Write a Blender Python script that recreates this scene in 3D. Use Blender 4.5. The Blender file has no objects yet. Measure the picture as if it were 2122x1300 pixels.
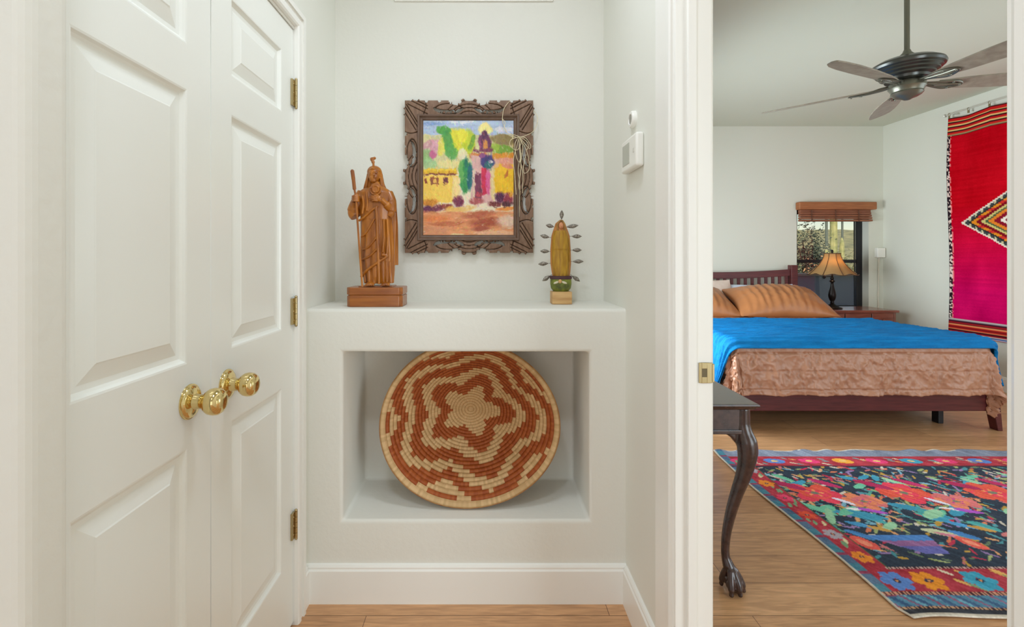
import bpy, bmesh, math, random
import numpy as np
from mathutils import Vector, Matrix
PI = math.pi
random.seed(7)
rng = np.random.default_rng(11)
SC = bpy.context.scene
COL = SC.collection

# ------------------------------------------------------------ camera
F = 1000.0                     # focal length in pixels of the 2122 x 1300 frame
VX, VY = 1008.0, 536.0         # vanishing point of the level camera
cam_d = bpy.data.cameras.new('camera')
cam = bpy.data.objects.new('camera', cam_d); COL.objects.link(cam)
cam.location = (0, 0, 1.25); cam.rotation_euler = (PI/2, 0, 0)
cam_d.sensor_fit = 'HORIZONTAL'; cam_d.sensor_width = 36.0
cam_d.lens = F/2122*36.0
cam_d.shift_x = (1061-VX)/2122
cam_d.shift_y = -(650-VY)/2122
cam_d.clip_start = 0.02; cam_d.clip_end = 500
SC.camera = cam

# ------------------------------------------------------------ world, sun, area lights, exposure
SC.view_settings.view_transform = 'Standard'
SC.view_settings.look = 'None'
SC.view_settings.gamma = 1.0
SC.view_settings.exposure = 0.12
SC.view_settings.use_curve_mapping = False
try:
    SC.cycles.max_bounces = 10; SC.cycles.diffuse_bounces = 6
    SC.cycles.sample_clamp_indirect = 6.0
    SC.cycles.use_denoising = True
    SC.cycles.caustics_reflective = False; SC.cycles.caustics_refractive = False
except Exception:
    pass
wld = bpy.data.worlds.new('sky'); SC.world = wld; wld.use_nodes = True
wn = wld.node_tree.nodes; wl = wld.node_tree.links
sky = wn.new('ShaderNodeTexSky'); sky.sky_type = 'NISHITA'; sky.sun_disc = False
sky.sun_elevation = math.radians(40); sky.sun_rotation = math.radians(200)
sky.air_density = 1.2; sky.dust_density = 0.2; sky.ozone_density = 1.5
wl.new(sky.outputs[0], wn['Background'].inputs[0]); wn['Background'].inputs[1].default_value = 0.09

def lamp(name, kind, loc, energy, color=(1, 1, 1), rot=(0, 0, 0), size=None, size_y=None, shape=None, spread=None):
    d = bpy.data.lights.new(name, kind); d.energy = energy; d.color = color
    if kind == 'AREA':
        d.shape = shape or ('RECTANGLE' if size_y else 'SQUARE'); d.size = size
        if size_y: d.size_y = size_y
        if spread: d.spread = spread
    elif kind == 'POINT':
        d.shadow_soft_size = size or .03
    elif kind == 'SUN':
        d.angle = math.radians(0.6)
    o = bpy.data.objects.new(name, d); o.location = loc; o.rotation_euler = rot; COL.objects.link(o)
    return o
lamp('sun', 'SUN', (0, -10, 20), 3.2, (1, .93, .82), (math.radians(50), 0, math.radians(-18)))
XB_ = .597
WARM = (.885, .972, 1.11)
lamp('hall_can_light', 'AREA', (0.04, 1.22, 2.72), 6.2, WARM, (0, 0, 0), .22, shape='DISK')
lamp('hall_fill_can_light', 'AREA', (-.30, .15, 2.72), 8.5, WARM, (0, 0, 0), .22, shape='DISK')  # extra can added to brighten the right wall and casing
lamp('side_fill_light', 'AREA', (-2.50, -1.95, 1.40), 25, (.88, .98, 1.12), (0, math.radians(-90), 0), 1.5, 1.7)  # unseen fill added at the far left for the right wall, no window opening
lamp('entry_fill_light', 'AREA', (-0.75, -1.3, 2.70), 5, WARM, (0, 0, 0), 1.2, shape='DISK')  # unseen ceiling fill added behind the camera, no fixture modelled
lamp('rear_fill_light', 'AREA', (-.8, -3.0, 1.10), 13, (.87, .97, 1.13), (math.radians(90), 0, 0), 2.2, 1.9)  # added fill from behind the camera; the wall there is solid
lamp('bedroom_window_light', 'AREA', (4.80, 2.0, 1.35), 20, (.86, .97, 1.08), (0, math.radians(90), 0), 1.5, 1.8)
lamp('bedroom_side_light', 'AREA', (XB_+.03, 4.0, 1.20), 60, (.87, .98, 1.04), (0, math.radians(-90), 0), 1.1, 1.7, spread=math.radians(125))
lamp('bedroom_patio_light', 'AREA', (3.0, -1.04, 1.15), 66, (.87, .98, 1.04), (math.radians(90), 0, 0), 2.2, 2.0)
lamp('lamp_bulb', 'POINT', (0, 0, 0), .9, (1, .80, .55), size=.025)   # placed with the table lamp below

# ------------------------------------------------------------ helpers
def lin(c):
    c = [x/255.0 for x in c[:3]]
    return tuple(x/12.92 if x <= .04045 else ((x+.055)/1.055)**2.4 for x in c)
def lina(a):
    a = np.clip(np.asarray(a, float)/255.0, 0, 1)
    return np.where(a <= .04045, a/12.92, ((a+.055)/1.055)**2.4)

MATS = {}
def mat(name, rgb, rough=.5, metal=0.0, bump=0.0, bscale=200, var=0.0, vscale=8, coat=0, stretch=None, spec=.5, sheen=0, attr=None, emit=None, bdist=.002, rgb2=None):
    if name in MATS: return MATS[name]
    m = bpy.data.materials.new(name); m.use_nodes = True
    nt = m.node_tree; n = nt.nodes; l = nt.links; b = n['Principled BSDF']
    b.inputs['Base Color'].default_value = (*lin(rgb), 1)
    b.inputs['Roughness'].default_value = rough; b.inputs['Metallic'].default_value = metal
    b.inputs['Specular IOR Level'].default_value = spec
    if coat: b.inputs['Coat Weight'].default_value = coat; b.inputs['Coat Roughness'].default_value = .12
    if sheen: b.inputs['Sheen Weight'].default_value = sheen
    geo = n.new('ShaderNodeNewGeometry'); mp = n.new('ShaderNodeMapping')
    l.new(geo.outputs['Position'], mp.inputs[0])
    if stretch: mp.inputs['Scale'].default_value = stretch
    if attr:
        a = n.new('ShaderNodeAttribute'); a.attribute_name = attr
        l.new(a.outputs['Color'], b.inputs['Base Color'])
    if var or rgb2:
        t = n.new('ShaderNodeTexNoise'); t.inputs['Scale'].default_value = vscale; t.inputs['Detail'].default_value = 5
        l.new(mp.outputs[0], t.inputs['Vector'])
        r = n.new('ShaderNodeValToRGB'); c = lin(rgb)
        r.color_ramp.elements[0].position = .32; r.color_ramp.elements[1].position = .68
        c2 = lin(rgb2) if rgb2 else tuple(x*(1-var) for x in c)
        r.color_ramp.elements[0].color = (*c2, 1)
        r.color_ramp.elements[1].color = (*(tuple(min(1, x*(1+var)) for x in c)), 1)
        l.new(t.outputs[0], r.inputs[0]); l.new(r.outputs[0], b.inputs['Base Color'])
    if bump:
        t2 = n.new('ShaderNodeTexNoise'); t2.inputs['Scale'].default_value = bscale; t2.inputs['Detail'].default_value = 3
        l.new(mp.outputs[0], t2.inputs['Vector'])
        bp = n.new('ShaderNodeBump'); bp.inputs['Strength'].default_value = bump; bp.inputs['Distance'].default_value = bdist
        l.new(t2.outputs[0], bp.inputs['Height']); l.new(bp.outputs[0], b.inputs['Normal'])
    if emit:
        b.inputs['Emission Color'].default_value = (*lin(emit[0]), 1); b.inputs['Emission Strength'].default_value = emit[1]
    MATS[name] = m
    return m

class MB:
    """collects shapes into one mesh"""
    def __init__(s): s.v = []; s.f = []; s.c = []; s.mi = []; s.cur = 0; s.col = None
    def add(s, vs, fs, col=None):
        o = len(s.v); s.v += [tuple(p) for p in vs]
        for f in fs:
            s.f.append([i+o for i in f]); s.c.append(col if col is not None else s.col); s.mi.append(s.cur)
        return s
    def box(s, x0, x1, y0, y1, z0, z1):
        v = [(x0,y0,z0),(x1,y0,z0),(x1,y1,z0),(x0,y1,z0),(x0,y0,z1),(x1,y0,z1),(x1,y1,z1),(x0,y1,z1)]
        return s.add(v, [(0,3,2,1),(4,5,6,7),(0,1,5,4),(1,2,6,5),(2,3,7,6),(3,0,4,7)])
    def obox(s, M_, sx, sy, sz):
        v = [M_ @ Vector((a*sx/2, b*sy/2, c*sz/2)) for c in (-1, 1) for a, b in ((-1,-1),(1,-1),(1,1),(-1,1))]
        return s.add(v, [(0,3,2,1),(4,5,6,7),(0,1,5,4),(1,2,6,5),(2,3,7,6),(3,0,4,7)])
    def tube(s, pts, r, n=8, flat=None, cap=True):
        pts = [Vector(p) for p in pts]; N = len(pts)
        rs = r if isinstance(r, (list, tuple)) else [r]*N
        vs = []; prev = None
        for i, p in enumerate(pts):
            t = (pts[min(i+1, N-1)] - pts[max(i-1, 0)])
            if t.length < 1e-9: t = Vector((0, 0, 1))
            t.normalize()
            if prev is None:
                a = Vector((0, 0, 1)) if abs(t.z) < .9 else Vector((0, 1, 0))
                u = t.cross(a).normalized()
            else:
                u = (prev - t*prev.dot(t)).normalized()
            prev = u; w = t.cross(u)
            for k in range(n):
                an = 2*PI*k/n
                ru, rw = rs[i], rs[i]*(flat or 1)
                vs.append(p + u*math.cos(an)*ru + w*math.sin(an)*rw)
        fs = [(i*n+k, i*n+(k+1) % n, (i+1)*n+(k+1) % n, (i+1)*n+k) for i in range(N-1) for k in range(n)]
        if cap: fs += [tuple(range(n))[::-1], tuple((N-1)*n+k for k in range(n))]
        return s.add(vs, fs)
    def lathe(s, prof, c=(0, 0, 0), n=32, axis='Z', cap=True, sx=1, sy=1):
        vs = []
        for r, h in prof:
            for k in range(n):
                a = 2*PI*k/n; p = (r*math.cos(a)*sx, r*math.sin(a)*sy, h)
                if axis == 'X': p = (h, p[0], p[1])
                if axis == 'Y': p = (p[0], h, p[1])
                vs.append((p[0]+c[0], p[1]+c[1], p[2]+c[2]))
        N = len(prof)
        fs = [(i*n+k, i*n+(k+1) % n, (i+1)*n+(k+1) % n, (i+1)*n+k) for i in range(N-1) for k in range(n)]
        if cap: fs += [tuple(range(n))[::-1], tuple((N-1)*n+k for k in range(n))]
        return s.add(vs, fs)
    def ball(s, c, r, n=16, m=10, R=None):
        rx, ry, rz = r if isinstance(r, (list, tuple)) else (r, r, r)
        vs = []; R = R or Matrix.Identity(3)
        for i in range(m+1):
            ph = PI*i/m
            for k in range(n):
                a = 2*PI*k/n
                p = R @ Vector((rx*math.sin(ph)*math.cos(a), ry*math.sin(ph)*math.sin(a), rz*math.cos(ph)))
                vs.append(p + Vector(c))
        fs = [(i*n+k, (i+1)*n+k, (i+1)*n+(k+1) % n, i*n+(k+1) % n) for i in range(m) for k in range(n)]
        return s.add(vs, fs)
    def prism(s, outline, fn0, fn1):
        """outline: 2-D points; fn0/fn1 map (a,b) to the two 3-D faces"""
        n = len(outline)
        vs = [fn0(*p) for p in outline] + [fn1(*p) for p in outline]
        return s.add(vs, [tuple(range(n))[::-1], tuple(range(n, 2*n))] + [(i, (i+1) % n, n+(i+1) % n, n+i) for i in range(n)])
    def grid(s, P, wrap=False):
        h, w = P.shape[:2]
        fs = [(i*w+j, i*w+(j+1) % w, (i+1)*w+(j+1) % w, (i+1)*w+j) for i in range(h-1) for j in range(w if wrap else w-1)]
        return s.add([tuple(p) for p in P.reshape(-1, 3)], fs)

WPOS = {}
def obj(name, mb, m, parent=None, smooth=False, bevel=0, seg=2, sub=0, weld=True, pcol=None, solid=0, remesh=0, soff=-1, angle=40):
    V = np.array(mb.v, float)
    lo, hi = V.min(0), V.max(0)
    org = Vector(((lo[0]+hi[0])/2, (lo[1]+hi[1])/2, lo[2]))
    me = bpy.data.meshes.new(name)
    me.from_pydata([tuple(p) for p in (V-np.array(org))], [], mb.f)
    for mm in (m if isinstance(m, (list, tuple)) else [m]): me.materials.append(mm)
    if isinstance(m, (list, tuple)) and len(m) > 1: me.polygons.foreach_set('material_index', mb.mi)
    if pcol is not None:
        ca = me.color_attributes.new('tint', 'FLOAT_COLOR', 'POINT')
        a = np.ones((len(mb.v), 4), np.float32); a[:, :3] = lina(pcol); ca.data.foreach_set('color', a.ravel())
    elif any(c is not None for c in mb.c):
        ca = me.color_attributes.new('tint', 'FLOAT_COLOR', 'CORNER')
        out = np.ones((len(me.loops), 4), np.float32); k = 0
        for f, c in zip(mb.f, mb.c):
            out[k:k+len(f), :3] = lina(c if c is not None else (128, 128, 128)); k += len(f)
        ca.data.foreach_set('color', out.ravel())
    me.validate(); me.update()
    bm = bmesh.new(); bm.from_mesh(me)
    if weld: bmesh.ops.remove_doubles(bm, verts=bm.verts, dist=1e-5)
    bmesh.ops.recalc_face_normals(bm, faces=bm.faces)
    if smooth:
        for f in bm.faces: f.smooth = True
        for e in bm.edges:
            if len(e.link_faces) == 2 and e.calc_face_angle(0) > math.radians(angle): e.smooth = False
    bm.to_mesh(me); bm.free()
    o = bpy.data.objects.new(name, me); COL.objects.link(o)
    o.location = org; WPOS[o.name] = org.copy()
    if parent is not None:
        o.parent = parent; o.matrix_parent_inverse = Matrix.Translation(-WPOS[parent.name])
    if remesh:
        md = o.modifiers.new('remesh', 'REMESH'); md.mode = 'VOXEL'; md.voxel_size = remesh; md.use_smooth_shade = True
        sm = o.modifiers.new('smooth', 'SMOOTH'); sm.iterations = 1; sm.factor = .5
    if solid:
        md = o.modifiers.new('solid', 'SOLIDIFY'); md.thickness = solid; md.offset = soff
    if bevel:
        md = o.modifiers.new('bevel', 'BEVEL'); md.width = bevel; md.segments = seg; md.limit_method = 'ANGLE'; md.angle_limit = math.radians(35)
        md.harden_normals = False
    if sub:
        md = o.modifiers.new('sub', 'SUBSURF'); md.levels = sub; md.render_levels = sub
    return o
def empty(name, loc):
    o = bpy.data.objects.new(name, None); o.location = loc; o.empty_display_size = .05; COL.objects.link(o)
    WPOS[o.name] = Vector(loc); return o
def tag(o, label, cat, group=None, kind=None):
    o['label'] = label; o['category'] = cat
    if group: o['group'] = group
    if kind: o['kind'] = kind
    return o
def thing(name, label, cat, loc, group=None): return tag(empty(name, loc), label, cat, group)
def struct(name, mb, m, parent=None, **k):
    o = obj(name, mb, m, parent, **k)
    if parent is None: o['kind'] = 'structure'
    return o
def copy_tree(o, parent=None):
    c = o.copy(); COL.objects.link(c); WPOS[c.name] = WPOS[o.name].copy()
    if parent is not None: c.parent = parent
    for ch in list(o.children): copy_tree(ch, c)
    return c
def at(px, py, Y): return Vector(((px-VX)/F*Y, Y, 1.25-(py-VY)/F*Y))

def vnoise(x, y, seed=0):
    """value noise on arrays"""
    x = np.asarray(x, float); y = np.asarray(y, float)
    xi = np.floor(x).astype(int); yi = np.floor(y).astype(int); fx = x-xi; fy = y-yi
    def h(a, b):
        n = (a*374761393 + b*668265263 + seed*982451653) & 0x7fffffff
        n = ((n ^ (n >> 13))*1274126177) & 0x7fffffff
        return ((n ^ (n >> 16)) & 0xffff)/65535.0
    fx = fx*fx*(3-2*fx); fy = fy*fy*(3-2*fy)
    return (h(xi, yi)*(1-fx)+h(xi+1, yi)*fx)*(1-fy)+(h(xi, yi+1)*(1-fx)+h(xi+1, yi+1)*fx)*fy
def fbm(x, y, seed=0, o=4):
    s = 0; a = .5
    for k in range(o): s = s+a*vnoise(x*2**k, y*2**k, seed+k*17); a *= .5
    return s

# ------------------------------------------------------------ materials
WALL = mat('painted_wall', (229, 228, 219), .62, bump=.25, bscale=55, bdist=.0035, spec=.3)
WALLS = mat('smooth_painted_wall', (232, 232, 223), .6, bump=.06, bscale=60, bdist=.003, spec=.3)
BWALL = mat('bedroom_wall_paint', (215, 215, 203), .7, bump=.08, bscale=60, spec=.3)
CEIL = mat('ceiling_paint', (204, 206, 190), .8, spec=.2)
TRIM = mat('white_gloss_trim', (242, 241, 235), .32)
DOORM = mat('white_painted_door', (240, 242, 236), .3)
BRASS = mat('polished_brass', (226, 204, 146), .1, 1.0)
BRASSD = mat('aged_brass', (190, 172, 130), .3, 1.0)
BLACKM = mat('dark_bronze_metal', (34, 28, 26), .38, .7)

def floor_mat():
    m = bpy.data.materials.new('oak_plank_floor'); m.use_nodes = True
    nt = m.node_tree; n = nt.nodes; l = nt.links; b = n['Principled BSDF']
    g = n.new('ShaderNodeNewGeometry')
    br = n.new('ShaderNodeTexBrick'); br.inputs['Scale'].default_value = 1.0
    br.inputs['Brick Width'].default_value = 1.35; br.inputs['Row Height'].default_value = .17
    br.inputs['Mortar Size'].default_value = .0012; br.inputs['Mortar Smooth'].default_value = 0
    br.inputs['Bias'].default_value = 0; br.offset = .37
    br.inputs['Color1'].default_value = (*lin((222, 172, 126)), 1)
    br.inputs['Color2'].default_value = (*lin((194, 146, 104)), 1)
    br.inputs['Mortar'].default_value = (*lin((120, 84, 56)), 1)
    mo = n.new('ShaderNodeMapping'); mo.inputs['Location'].default_value = (.42, .012, 0)
    l.new(g.outputs['Position'], mo.inputs[0]); l.new(mo.outputs[0], br.inputs['Vector'])
    mp = n.new('ShaderNodeMapping'); mp.inputs['Scale'].default_value = (1.6, 16, 1)
    l.new(g.outputs['Position'], mp.inputs[0])
    nz = n.new('ShaderNodeTexNoise'); nz.inputs['Scale'].default_value = 4; nz.inputs['Detail'].default_value = 8
    nz.inputs['Distortion'].default_value = 1.2; l.new(mp.outputs[0], nz.inputs['Vector'])
    rp = n.new('ShaderNodeValToRGB'); rp.color_ramp.elements[0].position = .3; rp.color_ramp.elements[1].position = .7
    rp.color_ramp.elements[0].color = (.66, .62, .58, 1); rp.color_ramp.elements[1].color = (1.12, 1.12, 1.12, 1)
    l.new(nz.outputs[0], rp.inputs[0])
    mx = n.new('ShaderNodeMix'); mx.data_type = 'RGBA'; mx.blend_type = 'MULTIPLY'; mx.inputs[0].default_value = .85
    l.new(br.outputs['Color'], mx.inputs[6]); l.new(rp.outputs[0], mx.inputs[7]); l.new(mx.outputs[2], b.inputs['Base Color'])
    b.inputs['Roughness'].default_value = .34
    bp = n.new('ShaderNodeBump'); bp.inputs['Strength'].default_value = .15; bp.inputs['Distance'].default_value = .001
    l.new(nz.outputs[0], bp.inputs['Height']); l.new(bp.outputs[0], b.inputs['Normal'])
    return m
def wood(name, rgb, rgb2, rough=.4, sc=(30, 30, 3), coat=0, vs=2.0):
    return mat(name, rgb, rough, rgb2=rgb2, var=.05, vscale=vs, stretch=sc, coat=coat, bump=.12, bscale=4, bdist=.001)

# ------------------------------------------------------------ room dimensions
XL, XR = -.655, .508           # hall side walls
YN, YU = 1.758, 2.09           # face of the niche block, upper end wall
XB = .597                      # bedroom face of the shared wall
D0, D1 = .456, 1.30            # bedroom doorway
DH = 2.04                      # door head
YB, XW = 5.90, 4.85            # bedroom back and right walls
ZC, ZH = 2.867, 2.75           # bedroom and hall ceilings

struct('floor', MB().box(-2.6, XW+.2, -3.1, YB+.2, -.12, 0), floor_mat())
# --- hall shell
w = MB(); w.box(XL-.10, XL, YU-.35, YU+.15, 0, ZH)                       # beside the end wall, behind the casing
w.box(XL-.10, XL, 1.70, YU-.35, 0, ZH); w.box(XL-.10, XL, .64, 1.70, DH+.015, ZH)
struct('wall_left', w, WALLS)
struct('wall_closet_back', MB().box(XL-.85, XL-.75, .66, 2.24, 0, ZH), WALLS)
struct('wall_left_return', MB().box(-2.6, -.60, .628, .70, 0, ZH), WALL, bevel=.018, seg=4)
struct('wall_far_left', MB().box(-2.7, -2.6, -3.1, .70, 0, ZH), WALL)
struct('trim_6', MB().box(-2.6, -2.585, -2.80, -.90, .55, .62).box(-2.6, -2.585, -2.80, -.90, 2.18, 2.25).box(-2.6, -2.585, -2.80, -2.73, .62, 2.18).box(-2.6, -2.585, -.97, -.90, .62, 2.18), TRIM)  # window-like frame added round the side fill on a solid wall
struct('wall_behind', MB().box(-2.7, XR, -3.2, -3.1, 0, ZH), WALL)
w = MB(); w.box(XR, XB, D1, YU+.15, 0, ZC); w.box(XR, XB, -3.2, D0, 0, ZC); w.box(XR, XB, D0, D1, DH, ZC)
struct('wall_right', w, WALLS)
struct('wall_end', MB().box(XL-.10, XR+.02, YU, YU+.15, 0, ZH), WALL)
struct('ceiling', MB().box(-2.7, XR, -3.2, YU+.15, ZH, ZH+.1), CEIL)

# niche block under the shelf: a solid with a pocket, bullnosed
n = MB()
X0, X1, Z0, Z1 = -.524, .376, .296, .909
xs = [XL-.03, X0, X1, XR+.01]; zs = [0, Z0, Z1, 1.067]
vid = {}
vs = []; fs = []
def V_(x, y, z):
    k = (round(x, 5), round(y, 5), round(z, 5))
    if k not in vid: vid[k] = len(vs); vs.append(k)
    return vid[k]
for i in range(3):
    for j in range(3):
        if i == 1 and j == 1: continue
        fs.append((V_(xs[i], YN, zs[j]), V_(xs[i+1], YN, zs[j]), V_(xs[i+1], YN, zs[j+1]), V_(xs[i], YN, zs[j+1])))
YP = 2.085
a, b, c, d = [(X0, Z0), (X1, Z0), (X1, Z1), (X0, Z1)]
for (p, q) in ((a, b), (b, c), (c, d), (d, a)):
    fs.append((V_(p[0], YN, p[1]), V_(p[0], YP, p[1]), V_(q[0], YP, q[1]), V_(q[0], YN, q[1])))
fs.append(tuple(V_(p[0], YP, p[1]) for p in (a, b, c, d)))
for i in range(3): fs.append((V_(xs[i], YN, zs[3]), V_(xs[i+1], YN, zs[3]), V_(xs[i+1], YU, zs[3]), V_(xs[i], YU, zs[3])))
n.add(vs, fs)
struct('wall_niche', n, WALL, bevel=.014, seg=4, smooth=True, angle=100)

# baseboards with a stepped cap
def baseboard(name, x0, x1, y0, y1, face, parent=None):
    """face: -Y or -X board, thickness goes towards the viewer side"""
    prof = [(0, 0), (.015, 0), (.015, .118), (.011, .124), (.011, .130), (.007, .137), (0, .140)]
    m_ = MB()
    if face == '-Y': m_.prism(prof, lambda t, z: (x0, y0-t, z), lambda t, z: (x1, y0-t, z))
    elif face == '-X': m_.prism(prof, lambda t, z: (x0-t, y0, z), lambda t, z: (x0-t, y1, z))
    elif face == '+X': m_.prism(prof, lambda t, z: (x0+t, y0, z), lambda t, z: (x0+t, y1, z))
    elif face == '+Y': m_.prism(prof, lambda t, z: (x0, y0+t, z), lambda t, z: (x1, y0+t, z))
    return struct(name, m_, TRIM, smooth=True, angle=25)
baseboard('baseboard_end', XL, XR, YN, YN, '-Y')
baseboard('baseboard_right', XR, XR, 1.425, YN-.015, '-X')
baseboard('baseboard_left', XL, XL, 1.712, YN-.015, '+X')
baseboard('baseboard_return', -2.6, -.63, .628, .628, '-Y')
baseboard('baseboard_behind', -2.6, XR, -3.1, -3.1, '+Y')

def casing_profile(w_):  # (across, proud)
    return [(0, 0), (0, .012), (.006, .016), (.02, .017), (.03, .012), (.04, .0125), (w_-.022, .019), (w_-.006, .02), (w_, .015), (w_, 0)]
def casing(name, X, sgn, ya, yb, zt, w_):
    """three-sided mitred casing on a wall plane X, proud towards sgn*X"""
    m_ = MB(); p = casing_profile(w_); n_ = len(p)
    rings = []
    for (y, z, oy, oz) in ((ya, 0, -1, 0), (ya, zt, -1, 1), (yb, zt, 1, 1), (yb, 0, 1, 0)):
        rings.append([(X+sgn*h, y+oy*t, z+oz*t) for t, h in p])
    vs_ = [q for r in rings for q in r]
    fs_ = [(i*n_+k, i*n_+(k+1) % n_, (i+1)*n_+(k+1) % n_, (i+1)*n_+k) for i in range(3) for k in range(n_)]
    fs_ += [tuple(range(n_)), tuple(range(3*n_, 4*n_))]
    m_.add(vs_, fs_)
    return struct(name, m_, TRIM, smooth=True, angle=20)
casing('trim_1', XL, 1, .70, 1.645, DH+.002, .060)       # closet
casing('trim_2', XR, -1, D0, D1, DH, .100)              # bedroom doorway, hall side
casing('trim_3', XB, 1, D0, D1, DH, .085)              # bedroom doorway, bedroom side
# door jamb with stop
j = MB()
j.box(XR-.004, XB+.004, D1-.012, D1+.004, 0, DH); j.box(XR-.004, XB+.004, D0-.004, D0+.012, 0, DH); j.box(XR-.004, XB+.004, D0, D1, DH-.012, DH+.004)
j.box(.534, .556, D1-.024, D1-.012, 0, DH-.012); j.box(.534, .556, D0+.012, D0+.024, 0, DH-.012); j.box(.534, .556, D0, D1, DH-.024, DH-.012)
jamb = struct('trim_4', j, TRIM, bevel=.0015)
sp = MB(); ys = D1-.0135
hole = [(.568, .575), (.575, .588), (.588, .603)]
for (a0, a1, z0, z1) in ((.566, .574, .918, .972), (.588, .603, .918, .972), (.574, .588, .918, .934), (.574, .588, .956, .972)):
    sp.box(a0, a1, ys-.0015, ys+.001, z0, z1)
sp.box(.601, .607, ys-.003, ys+.012, .921, .969)
s_ = obj('strike_plate', sp, BRASSD, jamb, bevel=.0008)
s_['label'] = 'pale brass strike plate'
obj('latch_hole', MB().box(.574, .588, ys-.0006, ys+.0008, .934, .956), mat('latch_dark', (110, 98, 70), .7), s_)

j = MB(); j.box(XL-.09, XL-.0005, 1.6455, 1.702, 0, DH+.015); j.box(XL-.09, XL-.0005, .66, 1.6455, 2.0315, DH+.016); j.box(XL-.09, XL-.0005, .640, .670, 0, 2.0315)
struct('trim_5', j, TRIM)
# ------------------------------------------------------------ closet doors
def leaf(name, y0, y1, label_side):
    t = .032; xf = XL-.004            # door face
    m_ = MB(); m_.box(xf-t, xf-.012, y0, y1, .012, 2.028)
    m_.add([(xf, y0, .012), (xf-.012, y0, .012), (xf-.012, y0, 2.028), (xf, y0, 2.028)], [(0, 1, 2, 3)])
    m_.add([(xf, y1, .012), (xf-.012, y1, .012), (xf-.012, y1, 2.028), (xf, y1, 2.028)], [(0, 1, 2, 3)])
    m_.add([(xf, y0, 2.028), (xf-.012, y0, 2.028), (xf-.012, y1, 2.028), (xf, y1, 2.028)], [(0, 1, 2, 3)])
    a_, b_ = y0+.090, y1-.090
    pan = [(.235, .832), (1.018, 1.622), (1.722, 1.925)]
    zz = [.012]+[z for p in pan for z in p]+[2.028]
    q = lambda ya, yb, za, zb: m_.add([(xf, ya, za), (xf, yb, za), (xf, yb, zb), (xf, ya, zb)], [(0, 1, 2, 3)])
    for i in range(len(zz)-1):
        q(y0, a_, zz[i], zz[i+1]); q(b_, y1, zz[i], zz[i+1])
        if i % 2 == 0: q(a_, b_, zz[i], zz[i+1])
    prof = [(0, 0), (.004, -.001), (.008, -.006), (.013, -.0095), (.020, -.0105), (.023, -.0105), (.030, -.0085), (.052, -.003), (.055, -.0015)]
    for za, zb in pan:
        R = [[(xf+d, a_+i_, za+i_), (xf+d, b_-i_, za+i_), (xf+d, b_-i_, zb-i_), (xf+d, a_+i_, zb-i_)] for i_, d in prof]
        vs_ = [p for r in R for p in r]
        fs_ = [(i*4+k, i*4+(k+1) % 4, i*4+4+(k+1) % 4, i*4+4+k) for i in range(len(R)-1) for k in range(4)]
        fs_.append(tuple(4*(len(R)-1)+k for k in range(4)))
        m_.add(vs_, fs_)
    return struct(name, m_, DOORM, smooth=True, angle=12)
SEAM = 1.154
dA = leaf('door_1', .672, SEAM-.0018, 'near'); dB = leaf('door_2', SEAM+.0018, 1.6435, 'far')
def knob(par, y, z):
    x = XL-.004
    k = MB().lathe([(0, .0), (.036, .0), (.0365, .003), (.034, .007), (.030, .009), (.026, .0105), (.0175, .013), (.0160, .020), (.0160, .033), (.019, .036), (.0240, .039),
                    (.0285, .046), (.0300, .055), (.0288, .065), (.0235, .073), (.014, .078), (.0, .0795)], (x, y, z), 40, 'X', cap=False)
    o = obj('door_knob', k, BRASS, par, smooth=True, angle=50); o['label'] = 'polished brass round knob'
    r = MB().lathe([(.0, .0), (.039, 0), (.0385, .0025), (.036, .0035), (0, .0035)], (x, y, z), 40, 'X', cap=False)
    obj('rose', r, BRASS, o, smooth=True)
knob(dA, 1.072, .932); knob(dB, 1.226, .930)
def hinge(par, z):
    m_ = MB(); x = XL+.0065; y = 1.6445
    for k in range(5):
        m_.lathe([(.0052, 0), (.0052, .0172)], (x, y, z-.045+k*.0181), 14)
    m_.ball((x, y, z+.048), .0052, 10, 6); m_.ball((x, y, z-.048), .0052, 10, 6)
    m_.box(x-.012, x-.0035, y-.022, y, z-.044, z+.044)
    for zz_ in (-.03, 0, .03): m_.lathe([(.0028, 0), (.0022, .001)], (x-.0035, y-.011, z+zz_), 10, 'X')
    o = obj('hinge', m_, BRASSD, par, smooth=True); o['label'] = 'brass butt hinge with round knuckles'
for z in (1.812, 1.071, .344): hinge(dB, z)

# return air grille high on the end wall
g = thing('vent_grille', 'white wall vent grille at the very top of the end wall', 'vent', (-.055, YU, 2.3616))
f_ = MB(); gx0, gx1, gz0, gz1 = -.397, .288, 2.3616, 2.70
f_.box(gx0, gx1, YU-.009, YU, gz0, gz0+.03); f_.box(gx0, gx1, YU-.009, YU, gz1-.03, gz1)
f_.box(gx0, gx0+.03, YU-.009, YU, gz0+.03, gz1-.03); f_.box(gx1-.03, gx1, YU-.009, YU, gz0+.03, gz1-.03)
obj('frame', f_, TRIM, g, bevel=.002)
f_ = MB()
for k in range(18):
    z = gz0+.038+k*.0156
    f_.add([(gx0+.03, YU-.006, z), (gx1-.03, YU-.006, z), (gx1-.03, YU-.001, z+.011), (gx0+.03, YU-.001, z+.011)], [(0, 1, 2, 3)])
obj('louvres', f_, TRIM, g, solid=.001)

# hall light fixtures (out of the photograph, they carry the lamps; the entry-side one is added)
can = None
for (cx_, cy_, lb_) in ((.04, 1.22, 'white recessed light trim in the hall ceiling, the one nearer the niche'), (-.30, .15, 'white recessed light trim in the hall ceiling, the added one nearer the entry')):
    can = MB().lathe([(.13, 2.7495), (.13, 2.744), (.115, 2.742), (.113, 2.7495)], (cx_, cy_, 0), 40, cap=False)
    tag(obj('recessed_light', can, TRIM, smooth=True), lb_, 'ceiling light', 'recessed hall lights')

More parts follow.
